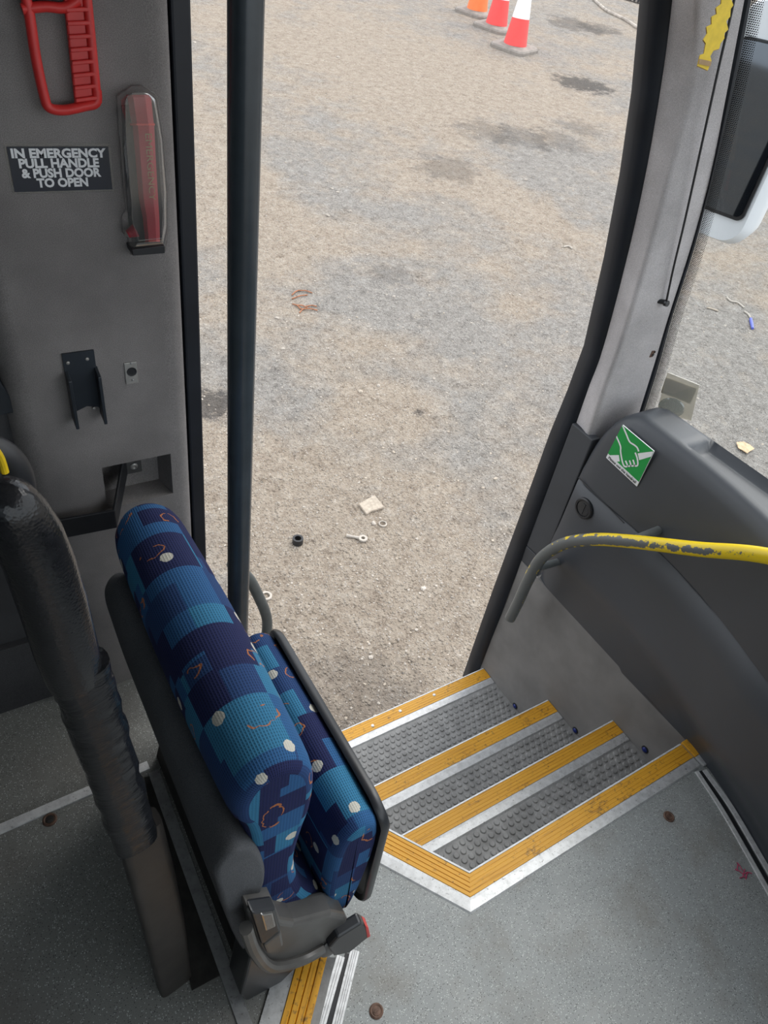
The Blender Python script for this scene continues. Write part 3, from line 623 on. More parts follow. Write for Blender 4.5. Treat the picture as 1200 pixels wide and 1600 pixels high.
# handrail
hr = thing('handrail', 'chipped yellow and grey tubular handrail curving down beside the steps', 'handrail', pX(900, 850, 1.27))
XH = 1.272
path = [Vector((1.30, .11, .63)), Vector((1.29, .15, .70)), Vector((1.275, .23, .735))] + [pX(u, v, XH) for u, v in ( (1200, 869), (1090, 858), (985, 846), (925, 843), (880, 850), (846, 872), (826, 905), (810, 940), (797, 966))]
obj('rail', G().tube(catmull(path, 8), .0165, 20), M['paint'], hr, smooth=True, angle=60)
a = pX(985, 846, XH); b = Vector((1.366, a.y-.005, a.z+.01)); obj('bracket', G().tube([a, b], .011, 14), M['railgrey'], hr, smooth=True)
a = pX(836, 888, XH); b = Vector((1.362, a.y-.004, a.z-.005)); obj('bracket', G().tube([a, b], .011, 14), M['railgrey'], hr, smooth=True)

# ------------------------------------------------------------------ door seals, windscreen pillar, windscreen
ov = [(1017, -60), (1014, 0), (999, 153), (979, 284), (953, 416), (920, 556), (893, 628), (865, 695), (830, 790), (800, 870), (770, 950), (737, 1042)]
iv = [(1054, -60), (1051, 0), (1034, 131), (1007, 284), (977, 416), (942, 547), (920, 607), (897, 672), (860, 762), (826, 850), (792, 935), (757, 1040)]
O = [pY(u, v, 1.06) for u, v in ov]; I = [pY(u, v, 1.03) for u, v in iv]
for k, z in ((-1, Z3-.02),): O.append(Vector((O[-1].x, 1.06, Z3-.16))); I.append(Vector((I[-1].x, 1.03, Z3-.16)))
O.insert(0, O[0]+(O[0]-O[1])*6); I.insert(0, I[0]+(I[0]-I[1])*6)
g = G(); rows = []
for o_, i_ in zip(O, I):
    m_ = (o_+i_)/2 + Vector((-.004, -.008, 0)); rows.append([o_+Vector((.03, .05, 0)), o_, m_, i_, i_+Vector((.03, .04, 0))])
g.grid(rows, closed=True, caps=True)
tag(obj('door_seal', g, M['seal'], smooth=True, angle=50), 'curved black rubber door seal below the windscreen pillar', 'seal')
pf = [(1091, -60), (1088, 0), (1082, 131), (1042, 284), (1012, 394), (972, 525), (943, 607), (915, 690)]
pb = [(1174, -60), (1163, 0), (1134, 153), (1108, 284), (1077, 394), (1042, 503), (1022, 570), (997, 650)]
pw = [(1184, -60), (1174, 0), (1150, 120), (1117, 262), (1086, 385), (1051, 494), (1030, 570), (1004, 652)]
iv2 = [(1054, -60), (1051, 0), (1034, 131), (1007, 284), (977, 416), (942, 547), (920, 607), (893, 684)]
I2 = [pY(u, v, 1.028) for u, v in iv2]; FO = [pY(u, v, .975) for u, v in pf]; BO = [pY(u, v, .95) for u, v in pb]; WO = [pY(u, v, .945) for u, v in pw]
for L_ in (I2, FO, BO, WO): L_.insert(0, L_[0]+(L_[0]-L_[1])*6); L_.append(L_[-1]+(L_[-1]-L_[-2])*.6)
def dens(Ls, n=5): return [catmull(L_, n) for L_ in Ls]
I2d, FOd, BOd, WOd = dens([I2, FO, BO, WO])
rows = []
for a, f_, b in zip(I2d, FOd, BOd):
    k1 = a.lerp(f_, .80)+Vector((.001, .0, 0)); k2 = f_.lerp(b, .12); k0 = a.lerp(f_, .3)+Vector((.002, -.004, 0)); mid = f_.lerp(b, .55)+Vector((0, -.004, 0))
    rows.append([a+Vector((.02, .03, 0)), a, k0, k1, f_.lerp(k1, .35).lerp(f_.lerp(k2, .35), .5), k2, mid, b.lerp(mid, .06), b, b+Vector((.012, .02, 0))])
g = G().grid(rows)
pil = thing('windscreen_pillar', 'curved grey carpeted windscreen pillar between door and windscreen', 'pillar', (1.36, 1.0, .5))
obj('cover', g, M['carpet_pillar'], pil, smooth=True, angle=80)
rows = [[b, b.lerp(w, .5)+Vector((-.002, -.002, 0)), w, w+Vector((.01, .012, 0))] for b, w in zip(BOd, WOd)]
obj('black_border', G().grid(rows), M['seal'], pil, smooth=True)
cord = [pY(u, v, .945) for u, v in ((1152, -40), (1147, 0), (1122, 110), (1100, 210), (1070, 345), (1052, 420), (1041, 472))]
t = thing('blind_cord', 'thin black blind cord running down the grey windscreen pillar', 'cord', cord[-1])
obj('cord', G().tube(catmull(cord, 5), .0023, 8), M['black'], t, smooth=True)
a = pY(1026, 470, .962); b = pY(1041, 474, .945); g = G().tube([a, a.lerp(b, .5)+Vector((0, -.006, .003)), b], [.005, .0055, .006], 10); g.lathe([(.007, -.004), (.007, .004)], b, (0, -1, .2), 12); obj('clip', g, M['black'], t, smooth=True)
for (u, v, lab) in ((1053, 342, 'larger white plug on the pillar beside the blind cord'), (993, 587, 'white plug low on the grey pillar near the brown slot'), (954, 575, 'tiny pale plug near the pillar edge by the door seal')):
    p = pY(u, v, .967 if u > 960 else .985); r = .0045 if u > 1000 else (.0035 if u > 960 else .0025)
    tag(obj('screw_plug', G().lathe([(r, -.006), (r, .001), (r*.6, .0025), (r*.2, .003)], p, (-.35, -.9, 0), 14), M['white'], smooth=True), lab, 'plug')
p = pY(1018, 552, .955); t = thing('slot_clip', 'small rusty brown clip slot on the lower windscreen pillar', 'clip', p)
g = G().box((p.x-.006, p.y-.004, p.z-.009), (p.x+.006, p.y+.006, p.z+.009)); obj('plate', g, M['rust'], t, bevel=.001)
g = G().box((p.x-.002, p.y-.006, p.z-.005), (p.x+.004, p.y-.003, p.z+.001)); g.box((p.x+.002, p.y-.006, p.z+.003), (p.x+.0055, p.y-.003, p.z+.007)); obj('hook', g, M['black'], t)
# windscreen: sheet from this pillar across the front
cols = [(0, 0), (.004, -.006), (.03, -.045), (.075, -.14), (.12, -.32), (.15, -.7), (.15, -1.2), (.12, -1.7), (.03, -2.2), (-.03, -2.36)]
rows = [[w+Vector((dx, dy, 0)) for dx, dy in cols] for w in WOd]
low = rows[-1]; rows.append([p+(rows[-1][0]-rows[-6][0]) for p in low])
struct('window_1', G().grid(rows), M['glass'], 'large curved windscreen pane beyond the dashboard', 'windscreen', smooth=True)
g = G(); s = 0; prev = None
fd = Vector((.03, -.045, 0)).normalized(); wd = .021
vs = []; us = []
for i, w in enumerate(WOd):
    if prev is not None: s += (w-prev).length
    prev = w; vs += [w+fd*.0+Vector((-.002, -.002, 0)), w+fd*wd+Vector((-.002, -.002, 0))]; us += [(0, s/.0034), (6.0, s/.0034)]
g.add(vs, [(2*i, 2*i+1, 2*i+3, 2*i+2) for i in range(len(WOd)-1)], us)
tag(obj('frit_dots', g, M['frit']), 'band of black dots along the windscreen edge', 'dot band')
# permit holder on the windscreen
def wsp(u, v):                                         # a point on the sheet near its lower corner
    base = pY(1030, 570, .945); nrm = Vector((.83, .55, .28)).normalized(); r = ray(u, v); return CAM + r*((base-CAM).dot(nrm)/r.dot(nrm))
t = thing('permit_holder', 'cloudy plastic permit holder stuck to the lower windscreen corner', 'holder', wsp(1055, 655))
nv = Vector((-.83, -.55, -.28)).normalized()*.004
A = [wsp(u, v)+nv for u, v in ((1044, 579), (1094, 599), (1081, 655), (1027, 640))]
obj('sleeve', G().prism(A, nv), M['beige'], t, bevel=.001)
B = [wsp(u, v)+nv*.6 for u, v in ((1041, 588), (1090, 606), (1079, 630), (1033, 612))]; obj('paper', G().prism(B, nv*.2), M['paper'], t)
c = wsp(1050, 634)+nv*2; r1 = (wsp(1070, 640)-wsp(1030, 628)).length/2
obj('sucker', G().lathe([(r1, 0), (r1*.92, .003), (r1*.5, .006), (r1*.15, .008)], c, nv, 24), M['disc'], t, smooth=True)

# ------------------------------------------------------------------ wing mirror outside
XM = 1.75
mt = thing('wing_mirror', 'white wing mirror with a dark reflection tinted into its glass, hanging outside the windscreen', 'mirror', pX(1150, 385, XM))
a = pX(1159, 343, XM); zb = a.z; yr = a.y; zt = pX(1180, 62, XM).z; yl = yr+.17
def rr(y0, y1, z0, z1, r, x, n=6):
    out = []
    for cy, cz, a0 in ((y1-r, z1-r, 0), (y0+r, z1-r, 90), (y0+r, z0+r, 180), (y1-r, z0+r, 270)):
        for k in range(n+1):
            th = math.radians(a0+90*k/n); out.append(Vector((x, cy+r*math.cos(th), cz+r*math.sin(th))))
    return out
rows = [rr(yr-.012, yl+.02, zb-.062, zt+.075, .05, XM+.0), rr(yr-.026, yl+.03, zb-.072, zt+.085, .055, XM+.03), rr(yr-.022, yl+.025, zb-.066, zt+.08, .055, XM+.08), rr(yr+.01, yl-.0, zb-.03, zt+.05, .05, XM+.12), rr(yr+.05, yl-.04, zb+.03, zt, .03, XM+.13)]
obj('housing', G().grid(rows, closed=True, caps=True), M['mirrorwhite'], mt, smooth=True, angle=50)
obj('rim', G().prism(rr(yr-.004, yl+.004, zb-.006, zt+.006, .018, XM-.006), (.012, 0, 0)), M['black'], mt, bevel=.002)
obj('mirror_glass', G().prism(rr(yr+.003, yl, zb+.003, zt, .014, XM-.009), (.004, 0, 0)), M['mirror'], mt)
g = G().tube(catmull([(XM+.05, yr+.08, zt+.06), (XM+.05, yr+.06, zt+.2), (XM-.05, yr+.05, zt+.42), (XM-.25, yr+.02, zt+.55)], 6), .03, 14); obj('arm', g, M['mirrorwhite'], mt, smooth=True)
for ch in list(mt.children):
    if ch.name.split('.')[0] in ('housing', 'rim', 'mirror_glass'):
        piv = Vector((XM, yr, 0)) - WL[mt]; ch.matrix_local = Matrix.Translation(piv) @ Matrix.Rotation(math.radians(13), 4, 'Z') @ Matrix.Translation(-piv)
# air freshener
pts = [(1133, -28), (1138, -10), (1143, 0), (1146, 8), (1142, 14), (1141, 26), (1135, 33), (1138, 46), (1132, 52), (1132, 60), (1126, 68), (1124, 76), (1115, 79), (1110, 88), (1112, 96), (1106, 110), (1090, 103), (1094, 86), (1100, 84), (1103, 68), (1099, 62), (1105, 52), (1104, 42), (1112, 38), (1112, 26), (1120, 22), (1119, 12), (1127, 6), (1128, -8)]
P = [pY(u, v, .90) for u, v in pts]; t = thing('air_freshener', 'yellow tree-shaped card hanging in front of the windscreen pillar', 'air freshener', P[15])
obj('card', G().prism(P, (.0007, .0015, .0)), M['freshener'], t); obj('card_back', G().prism([p+Vector((.0012, .0017, -.0015)) for p in P], (.0005, .0012, 0)), M['cardback'], t)
obj('string', G().tube([P[0], P[0]+Vector((.02, .03, .35))], .0008, 6), M['white'], t)
obj('band', G().prism([pY(1093, 92, .8985), pY(1112, 96, .8985), pY(1110, 104, .8985), pY(1092, 100, .8985)], (0, .001, 0)), M['cardback'], t)

# ------------------------------------------------------------------ pillar behind the door
YP = YW
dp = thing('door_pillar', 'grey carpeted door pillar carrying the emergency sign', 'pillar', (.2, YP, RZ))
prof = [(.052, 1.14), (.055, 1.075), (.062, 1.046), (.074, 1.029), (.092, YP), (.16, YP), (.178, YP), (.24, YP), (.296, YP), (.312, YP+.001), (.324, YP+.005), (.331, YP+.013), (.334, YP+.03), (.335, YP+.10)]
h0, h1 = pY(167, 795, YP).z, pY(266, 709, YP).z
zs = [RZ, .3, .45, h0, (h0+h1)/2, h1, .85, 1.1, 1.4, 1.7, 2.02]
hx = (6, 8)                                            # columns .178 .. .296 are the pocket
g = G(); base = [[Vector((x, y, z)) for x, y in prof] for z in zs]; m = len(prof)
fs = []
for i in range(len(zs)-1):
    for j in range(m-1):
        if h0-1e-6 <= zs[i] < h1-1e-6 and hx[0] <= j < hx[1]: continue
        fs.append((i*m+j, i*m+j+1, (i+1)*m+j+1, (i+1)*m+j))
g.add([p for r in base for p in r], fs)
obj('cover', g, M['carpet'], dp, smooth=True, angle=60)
xa, xb = .178, .296; D = .045
g = G(); vs = [Vector((xa, YP, h0)), Vector((xb, YP, h0)), Vector((xb, YP, h1)), Vector((xa, YP, h1)), Vector((xa+.0, YP+D, h0+.004)), Vector((xb-.012, YP+D, h0+.004)), Vector((xb-.012, YP+D, h1)), Vector((xa, YP+D, h1))]
g.add(vs, [(0, 1, 5, 4), (1, 2, 6, 5), (2, 3, 7, 6), (3, 0, 4, 7), (4, 5, 6, 7)]); obj('pocket', g, M['carpet'], dp)
a = Vector((xa+.062, YP+D-.002, (h0+h1)/2+.02)); g = G().box((a.x-.014, a.y-.003, a.z-.032), (a.x+.014, a.y, a.z+.028)); obj('screw_plate', g, M['plastic'], dp, bevel=.002)
for dz in (.014, -.016): obj('screw', G().lathe([(.007, 0), (.007, .0015), (.004, .003), (.002, .0022)], a+Vector((0, -.003, dz)), (0, -1, 0), 14), M['steel'], dp, smooth=True)
# grab bar across the pocket
gz0, gz1 = pY(183, 825, .985).z, pY(183, 797, .985).z
t = thing('grab_bar', 'flat black grab bar bent into the pocket of the door pillar', 'handle', (.14, .99, gz0))
cx = pY(180, 800, .985).x
def flat(pA, pB, zA, zB, th=.005):
    g = G(); (x0, y0), (x1, y1) = pA, pB; d = Vector((x1-x0, y1-y0, 0)).normalized(); s = Vector((d.y, -d.x, 0))*th
    v = [Vector((x0, y0, zA[0])), Vector((x1, y1, zB[0])), Vector((x1, y1, zB[1])), Vector((x0, y0, zA[1]))]; return g.prism(v, -s)
obj('bar', flat((.055, 1.0), (cx, .985), (gz0-.005, gz1-.002), (gz0, gz1)), M['black'], t, bevel=.0015)
obj('bent_end', flat((cx, .985), (a.x-.012, YP+D-.006), (gz0, gz1), (a.z-.028, a.z+.022)), M['black'], t, bevel=.0015)
# door edge post and door frame head
g = G().prism([(.336, 1.035, RZ-.6), (.3655, 1.045, RZ-.6), (.3655, 1.10, RZ-.6), (.336, 1.10, RZ-.6)], (0, 0, 2.45))
tag(obj('door_seal', g, M['seal'], bevel=.004), 'straight black door seal beside the grey door pillar', 'seal')
# sign
sg = thing('emergency_sign', 'dark navy sign with white emergency instructions on the door pillar', 'sign', pY(98, 300, YP))
SQ = [pY(u, v, YP) for u, v in ((11, 233), (168, 225), (175, 292), (23, 303))]
x0 = (SQ[0].x+SQ[3].x)/2; x1 = (SQ[1].x+SQ[2].x)/2; zt_ = (SQ[0].z+SQ[1].z)/2; zb_ = (SQ[2].z+SQ[3].z)/2
obj('film_border', G().box((x0-.003, YP-.0006, zb_-.003), (x1+.003, YP-.0001, zt_+.004)), M['film'], sg)
obj('plate', G().box((x0, YP-.0014, zb_), (x1, YP-.0007, zt_)), M['navy'], sg)
hh = zt_-zb_
for i, (txt, wf) in enumerate((('IN EMERGENCY', .94), ('PULL HANDLE', .80), ('& PUSH DOOR', .80), ('TO OPEN', .52))):
    ox = (x0+x1)/2 - (.002 if i == 1 else .001)
    text_obj('lettering', txt, M['white'], sg, (ox, YP-.0015, zt_-hh*(.150+.222*i)), (1, 0, 0), (0, 0, 1), hh*.275, bold=.0006, width=(x1-x0)*wf, lift=.0002)
# emergency pull handle
eh = thing('emergency_pull', 'red ribbed emergency pull handle above the sign', 'handle', pY(110, 172, YP))
y = YP-.014
Lp = [pY(u, v, y) for u, v in ((34, -20), (44, 12), (56, 90), (69, 150), (77, 168), (100, 172), (130, 166), (150, 160), (151, 140))]
obj('loop', G().tube(catmull(Lp, 5), .0058, 12), M['red'], eh, smooth=True)
obj('loop', G().tube(catmull([pY(u, v, y) for u, v in ((34, 14), (70, 10), (100, 12), (122, 0))], 5), .0055, 12), M['red'], eh, smooth=True)
Bq = [pY(u, v, y+.006) for u, v in ((96, -20), (134, -20), (152, 158), (116, 163))]; obj('grip', G().prism(Bq, (0, -.007, 0)), M['red'], eh, bevel=.002)
g = G(); E_ = [pY(u, v, y) for u, v in ((134, -20), (152, 160))]; obj('grip_edge', G().tube(E_, .0055, 12), M['red'], eh, smooth=True)
g = G()
for k in range(9):
    s = (k+.5)/9; c0 = Bq[0].lerp(Bq[3], s); c1 = Bq[1].lerp(Bq[2], s); d = Vector((0, -.009, 0)); w = Vector((0, 0, .0022)); g.prism([c0-w+d*.6, c1-w+d*.6, c1+w+d*.6, c0+w+d*.6], (0, -.006, 0))
obj('ribs', g, M['red'], eh, bevel=.001)
p0 = pY(62, -6, YP); obj('mount', G().box((p0.x-.022, YP-.022, p0.z+.0), (p0.x+.018, YP, p0.z+.03)), M['black'], eh, bevel=.003)
# hammer case
hc = thing('hammer_case', 'clear plastic case on the pillar edge around the red hammer', 'case', pY(228, 398, YP))
def HP(u, v, d): return pY(u, v, YP-d)
outer = [(182, 150), (196, 141), (205, 134), (222, 134), (235, 141), (246, 152), (256, 215), (263, 300), (263, 360), (258, 392), (204, 398), (200, 372), (191, 362), (190, 340), (197, 328), (194, 300), (189, 240)]
inner = [(196, 160), (200, 150), (210, 145), (222, 145), (232, 148), (240, 158), (250, 218), (256, 300), (256, 350), (253, 372), (217, 376), (214, 366), (208, 350), (206, 335), (206, 320), (204, 300), (197, 215)]
rows = [[HP(u, v, .001) for u, v in outer], [HP(u, v, .014) for u, v in outer], [HP(u*.4+a*.6, v*.4+b*.6, .030) for (u, v), (a, b) in zip(outer, inner)], [HP(u, v, .034) for u, v in inner]]
g = G().grid(rows, closed=True); g.add(rows[-1], [tuple(range(len(outer)))]); obj('cover', g, M['clear'], hc, smooth=True, angle=30)
obj('rim', G().tube([HP(u, v, .002) for u, v in outer]+[HP(*outer[0], .002)], .0009, 6), M['film'], hc)  # rim and edge: hazy film beads standing in for edge highlights
g = G().tube([rows[3][i] for i in range(len(inner))]+[rows[3][0]], .0006, 6); obj('edge', g, M['film'], hc)
obj('backplate', G().prism([HP(u, v, .003) for u, v in ((190, 165), (242, 160), (254, 330), (252, 385), (208, 390), (200, 330))], (0, .002, 0)), M['plastic_dark'], hc)
obj('base', G().prism([HP(206, 390, .028), HP(258, 384, .028), HP(258, 396, .028), HP(208, 400, .028)], (0, .027, 0)), M['black'], hc, bevel=.001)
hm = thing('hammer', 'dark red emergency hammer held inside the clear case', 'hammer', HP(235, 375, .012))
def section(u0, u1, v, d0, d1):
    a, b = HP(u0, v, d0), HP(u1, v, d0); c = HP(u0+(u1-u0)*.25, v, d1); e = HP(u0+(u1-u0)*.75, v, d1); return [a, HP(u0, v, (d0+d1)/2), c, e, HP(u1, v, (d0+d1)/2), b]
rows = [section(197, 234, 148, .008, .022), section(199, 236, 152, .006, .027), section(205, 240, 190, .006, .028), section(207, 241, 196, .008, .026), section(211, 243, 240, .008, .026), section(217, 247, 310, .008, .026), section(223, 249, 340, .008, .025), section(227, 250, 378, .009, .023)]
obj('shaft', G().grid(rows, closed=True, caps=True), M['hammer_red'], hm, smooth=True, angle=25)
obj('collar', G().grid([section(203, 242, 193, .005, .0285), section(204, 242, 196, .005, .0285)], closed=True, caps=True), M['red'], hm)
obj('striker', G().tube([HP(212, 360, .018), HP(199, 366, .018)], [.009, .005], 12), M['hammer_red'], hm, smooth=True); obj('striker_point', G().tube([HP(199, 366, .018), HP(195, 368, .018)], [.005, .001], 10), M['steel'], hm)
t0, t1 = HP(231, 205, .0268), HP(238, 315, .0268); text_obj('lettering', 'EMERGENCY', M['cardback'], hm, (t0+t1)/2, t1-t0, Vector((1, 0, .1)), .012, width=(t1-t0).length*.95, lift=.0004)
# u-channel bracket
br = thing('hammer_bracket', 'blue-grey U channel bracket screwed to the door pillar', 'bracket', pY(130, 665, YP))
bx0, bx1 = pY(97, 560, YP).x, pY(150, 560, YP).x; bz0, bz1 = pY(150, 655, YP-.01).z, pY(120, 549, YP).z
obj('back', G().prism([(bx0, YP, bz1), (bx1-.002, YP, bz1), (bx1-.002, YP, bz0+.012), (bx1-.008, YP, bz0+.018), ((bx0+bx1)/2, YP, bz0+.022), (bx0+.008, YP, bz0+.016), (bx0, YP, bz0+.006)], (0, -.003, 0)), M['bracket'], br)
for x, nm in ((bx0, 1), (bx1-.005, 1)):
    obj('flange', G().prism([(x, YP, bz1-.028), (x, YP-.022, bz1-.036), (x, YP-.024, bz0-.004), (x, YP, bz0+.004)], (.005, 0, 0)), M['bracket'], br, bevel=.001)
for u, v in ((106, 567), (136, 561), (147, 638)):
    obj('screw', G().lathe([(.0028, -.0), (.0026, .0012), (.001, .0018)], pY(u, v, YP-.003), (0, -1, 0), 12), M['steel'], br, smooth=True)
# square catch plate
cp = thing('catch_plate', 'small square steel catch plate with black hole on the pillar', 'plate', pY(205, 597, YP))
ca, cb = pY(193, 567, YP), pY(217, 597, YP); obj('plate', G().box((ca.x, YP-.002, cb.z), (cb.x-.001, YP, ca.z)), M['steel'], cp, bevel=.001)
pc = pY(206, 581, YP-.002); obj('hole', G().lathe([(.0078, 0), (.0075, .0008), (.005, .0004)], pc, (0, -1, 0), 18), M['black'], cp)
for dx, dz in ((0, .015), (0, -.015)): obj('screw', G().lathe([(.002, 0), (.001, .001)], pc+Vector((dx, 0, dz)), (0, -1, 0), 10), M['alu_dull'], cp)
# skirting at the floor behind the post
g = G().box((-3.4, 1.045, RZ), (.03, 1.06, RZ+.19)); struct('baseboard_left', g, M['darkwall'], 'dark carpet skirting under the left wall', 'skirting')

# ------------------------------------------------------------------ pole at the door
pl = thing('grab_pole', 'tall slate-grey vertical grab pole at the doorway behind the seat', 'pole', (.377, .90, RZ))
obj('tube', G().tube([(.377, .90, RZ), (.377, .90, 1.2), (.377, .90, 2.02)], .0208, 28), M['pole'], pl, smooth=True, angle=60)
obj('floor_flange', G().lathe([(.034, 0), (.034, .006), (.024, .012), (.0215, .03)], (.377, .90, RZ), n=24), M['pole'], pl, smooth=True)
rl = thing('door_grab_rail', 'grey-green curved grab rail behind the slate pole', 'handrail', (.45, .99, 0))
rp_ = [pY(u, v, 1.0) for u, v in ((362, 880), (388, 903), (404, 932), (416, 962), (417, 985), (412, 1010), (404, 1060))]
obj('tube', G().tube(catmull(rp_, 6), .0125, 16), M['railgrey'], rl, smooth=True, angle=60)

# ------------------------------------------------------------------ folded blue seat
seat = thing('folding_seat', 'blue patterned folding courier seat with its cushion tipped up', 'seat', (.25, .58, RZ))
def lathe_profile(name, prof, y0, y1, r, mat, parent, nseg=14, bulge=0.0, ends=((0, .42), (.03, .30), (.12, .17), (.32, .06), (.65, .012), (1, 0)), uvo=0.0):
    P = closed_smooth([Vector((x, 0, z)) for x, z in prof], 5); m = len(P)
    cx = sum(p.x for p in P)/m; cz = sum(p.z for p in P)/m
    nor = []
    for i in range(m):
        d = P[(i+1) % m]-P[i-1]; nrm = Vector((d.z, 0, -d.x)).normalized(); nor.append(nrm)
    area = sum(P[i].x*P[(i+1) % m].z-P[(i+1) % m].x*P[i].z for i in range(m)); sgn = 1 if area > 0 else -1
    stations = [(y0+r*a, r*b) for a, b in ends] + [(y0+r+(y1-y0-2*r)*k/nseg, 0) for k in range(1, nseg)] + [(y1-r*a, r*b) for a, b in reversed(ends)]
    arc = [0]
    for i in range(m): arc.append(arc[-1]+(P[(i+1) % m]-P[i]).length)
    rows = []; uvs = []
    for y, ins in stations:
        k = math.sin(math.pi*(y-y0)/(y1-y0))*bulge
        rows.append([Vector((p.x, y, p.z)) - nn*sgn*(ins-k) for p, nn in zip(P, nor)])
    g = G()
    for i in range(len(rows)-1):
        ya, yb = stations[i][0]-stations[i][1], stations[i+1][0]-stations[i+1][1] if i > len(rows)//2 else stations[i+1][0]-stations[i+1][1]
        ya = stations[i][0] - (stations[i][1] if i < len(rows)//2 else -stations[i][1]); yb = stations[i+1][0] - (stations[i+1][1] if i+1 < len(rows)//2 else -stations[i+1][1])
        for j in range(m):
            k2 = (j+1) % m
            g.add([rows[i][j], rows[i][k2], rows[i+1][k2], rows[i+1][j]], [(0, 1, 2, 3)], [(ya+uvo, arc[j]), (ya+uvo, arc[j+1]), (yb+uvo, arc[j+1]), (yb+uvo, arc[j])])
    for row in (rows[0], rows[-1]):
        g.add(row, [tuple(range(m))], [(p.x+2+uvo, p.z) for p in row])
    # weld
    o = obj(name, g, mat, parent, smooth=False)
    bm = bmesh.new(); bm.from_mesh(o.data); bmesh.ops.remove_doubles(bm, verts=bm.verts, dist=1e-5); bmesh.ops.recalc_face_normals(bm, faces=bm.faces); bm.to_mesh(o.data); bm.free()
    for p in o.data.polygons: p.use_smooth = True
    return o
cush = [(.168, .60), (.160, .67), (.148, .70), (.147, .74), (.163, .772), (.19, .785), (.218, .778), (.241, .752), (.251, .71), (.251, .65), (.243, .59), (.238, .52), (.246, .45), (.264, .385), (.288, .335), (.312, .29), (.322, .245), (.305, .222), (.27, .235), (.225, .27), (.19, .33), (.172, .42), (.168, .5)]
lathe_profile('backrest', cush, .350, .835, .040, M['fabric'], seat, bulge=.006)
shell = [(.152, .655), (.132, .650), (.120, .62), (.124, .56), (.136, .45), (.152, .34), (.17, .26), (.195, .215), (.228, .195), (.270, .195), (.305, .212), (.296, .240), (.262, .265), (.232, .305), (.204, .36), (.184, .42), (.182, .47), (.188, .53), (.184, .58), (.172, .63)]
lathe_profile('back_shell', shell, .343, .83, .018, M['shell'], seat, bulge=.0)
pan = [(.334, .225), (.308, .25), (.296, .33), (.294, .43), (.302, .50), (.322, .528), (.348, .528), (.366, .508), (.374, .44), (.370, .33), (.356, .235)]
lathe_profile('seat_cushion', pan, .345, .728, .035, M['fabric'], seat, bulge=.004, uvo=.31)
# tray behind the cushion, edge turned forwards
ring = []
def rrect(y0, y1, z0, z1, r0, r1, n=6):
    out = []
    for cy, cz, a0, r in ((y1-r1, z1-r1, 0, r1), (y0+r1, z1-r1, 90, r1), (y0+r0, z0+r0, 180, r0), (y1-r0, z0+r0, 270, r0)):
        for k in range(n+1):
            th = math.radians(a0+90*k/n); out.append((cy+r*math.cos(th), cz+r*math.sin(th)))
    return out
def trx(z): return .373 + .022*math.sin(min(1, max(0, (z-.15)/.38))*math.pi) - .008*(z > .6)
R0 = rrect(.340, .735, .205, .535, .03, .045)
def row(off, dx): return [Vector((trx(z)+dx, .5375+(y-.5375)*(1+off), .37+(z-.37)*(1+off))) for y, z in R0]
rows = [row(-.05, -.008), row(-.012, -.012), row(0, -.009), row(.0, -.001), row(-.015, .004), row(-.08, .005)]
g = G().grid(rows, closed=True); g.add(rows[-1], [tuple(range(len(R0)))]); g.add(rows[0], [tuple(range(len(R0)))])
obj('seat_tray', g, M['plastic_dark'], seat, smooth=True, angle=50)
# under-seat base and side hinge
g = G().prism([(.165, .345, RZ), (.19, .345, .24), (.27, .345, .225), (.30, .345, RZ)], (0, .47, 0)); obj('base', g, M['underseat'], seat, bevel=.006)
g = G()
def hp(u, v, y): return pY(u, v, y)
hg = [(388, 1428), (432, 1421), (440, 1440), (462, 1444), (520, 1428), (541, 1432), (548, 1445), (530, 1470), (498, 1490), (455, 1507), (425, 1512), (402, 1492)]
obj('hinge_cover', G().prism([hp(u, v, .318) for u, v in hg], (0, .04, 0)), M['plastic'], seat, bevel=.008, seg=3)
sw = catmull([hp(u, v, .312) for u, v in ((384, 1450), (398, 1486), (424, 1510), (470, 1500), (505, 1482))], 6)
obj('cover_band', G().tube(sw, [.009]*len(sw), 10), M['plastic'], seat, smooth=True)
bt = [hp(u, v, .310) for u, v in ((393, 1427), (431, 1421), (439, 1453), (409, 1478))]; btn = obj('button_housing', G().prism(bt, (0, .02, 0)), M['plastic_dark'], seat, bevel=.004)
bt = [hp(u, v, .3075) for u, v in ((408, 1430), (427, 1427), (432, 1448), (415, 1456))]; obj('button', G().prism(bt, (0, .01, 0)), M['chrome'], btn, bevel=.0025)
bt = [hp(u, v, .3105) for u, v in ((412, 1478), (440, 1456), (444, 1478), (418, 1492))]; obj('side_cheek', G().prism(bt, (0, .02, 0)), M['plastic'], seat, bevel=.004)
pv = hp(515, 1478, .315); obj('pivot', G().lathe([(.020, -.004), (.020, .003), (.016, .006), (.006, .0065)], pv, (.1, -1, .25), 20), M['plastic'], seat, smooth=True)
lv = [hp(u, v, .305) for u, v in ((514, 1482), (528, 1466), (565, 1443), (574, 1448), (577, 1464), (545, 1490), (522, 1495))]; lev = obj('recline_lever', G().prism(lv, (0, .018, .006)), M['plastic_dark'], seat, bevel=.004)
lv = [hp(u, v, .304) for u, v in ((571, 1447), (576, 1450), (579, 1463), (574, 1466))]; obj('lever_tip', G().prism(lv, (0, .016, .006)), M['red'], lev, bevel=.001)
ft = [hp(u, v, .325) for u, v in ((393, 1490), (425, 1512), (470, 1505), (440, 1535), (385, 1565), (376, 1556))]; obj('foot', G().prism(ft, (0, .05, 0)), M['plastic_dark'], seat, bevel=.004)

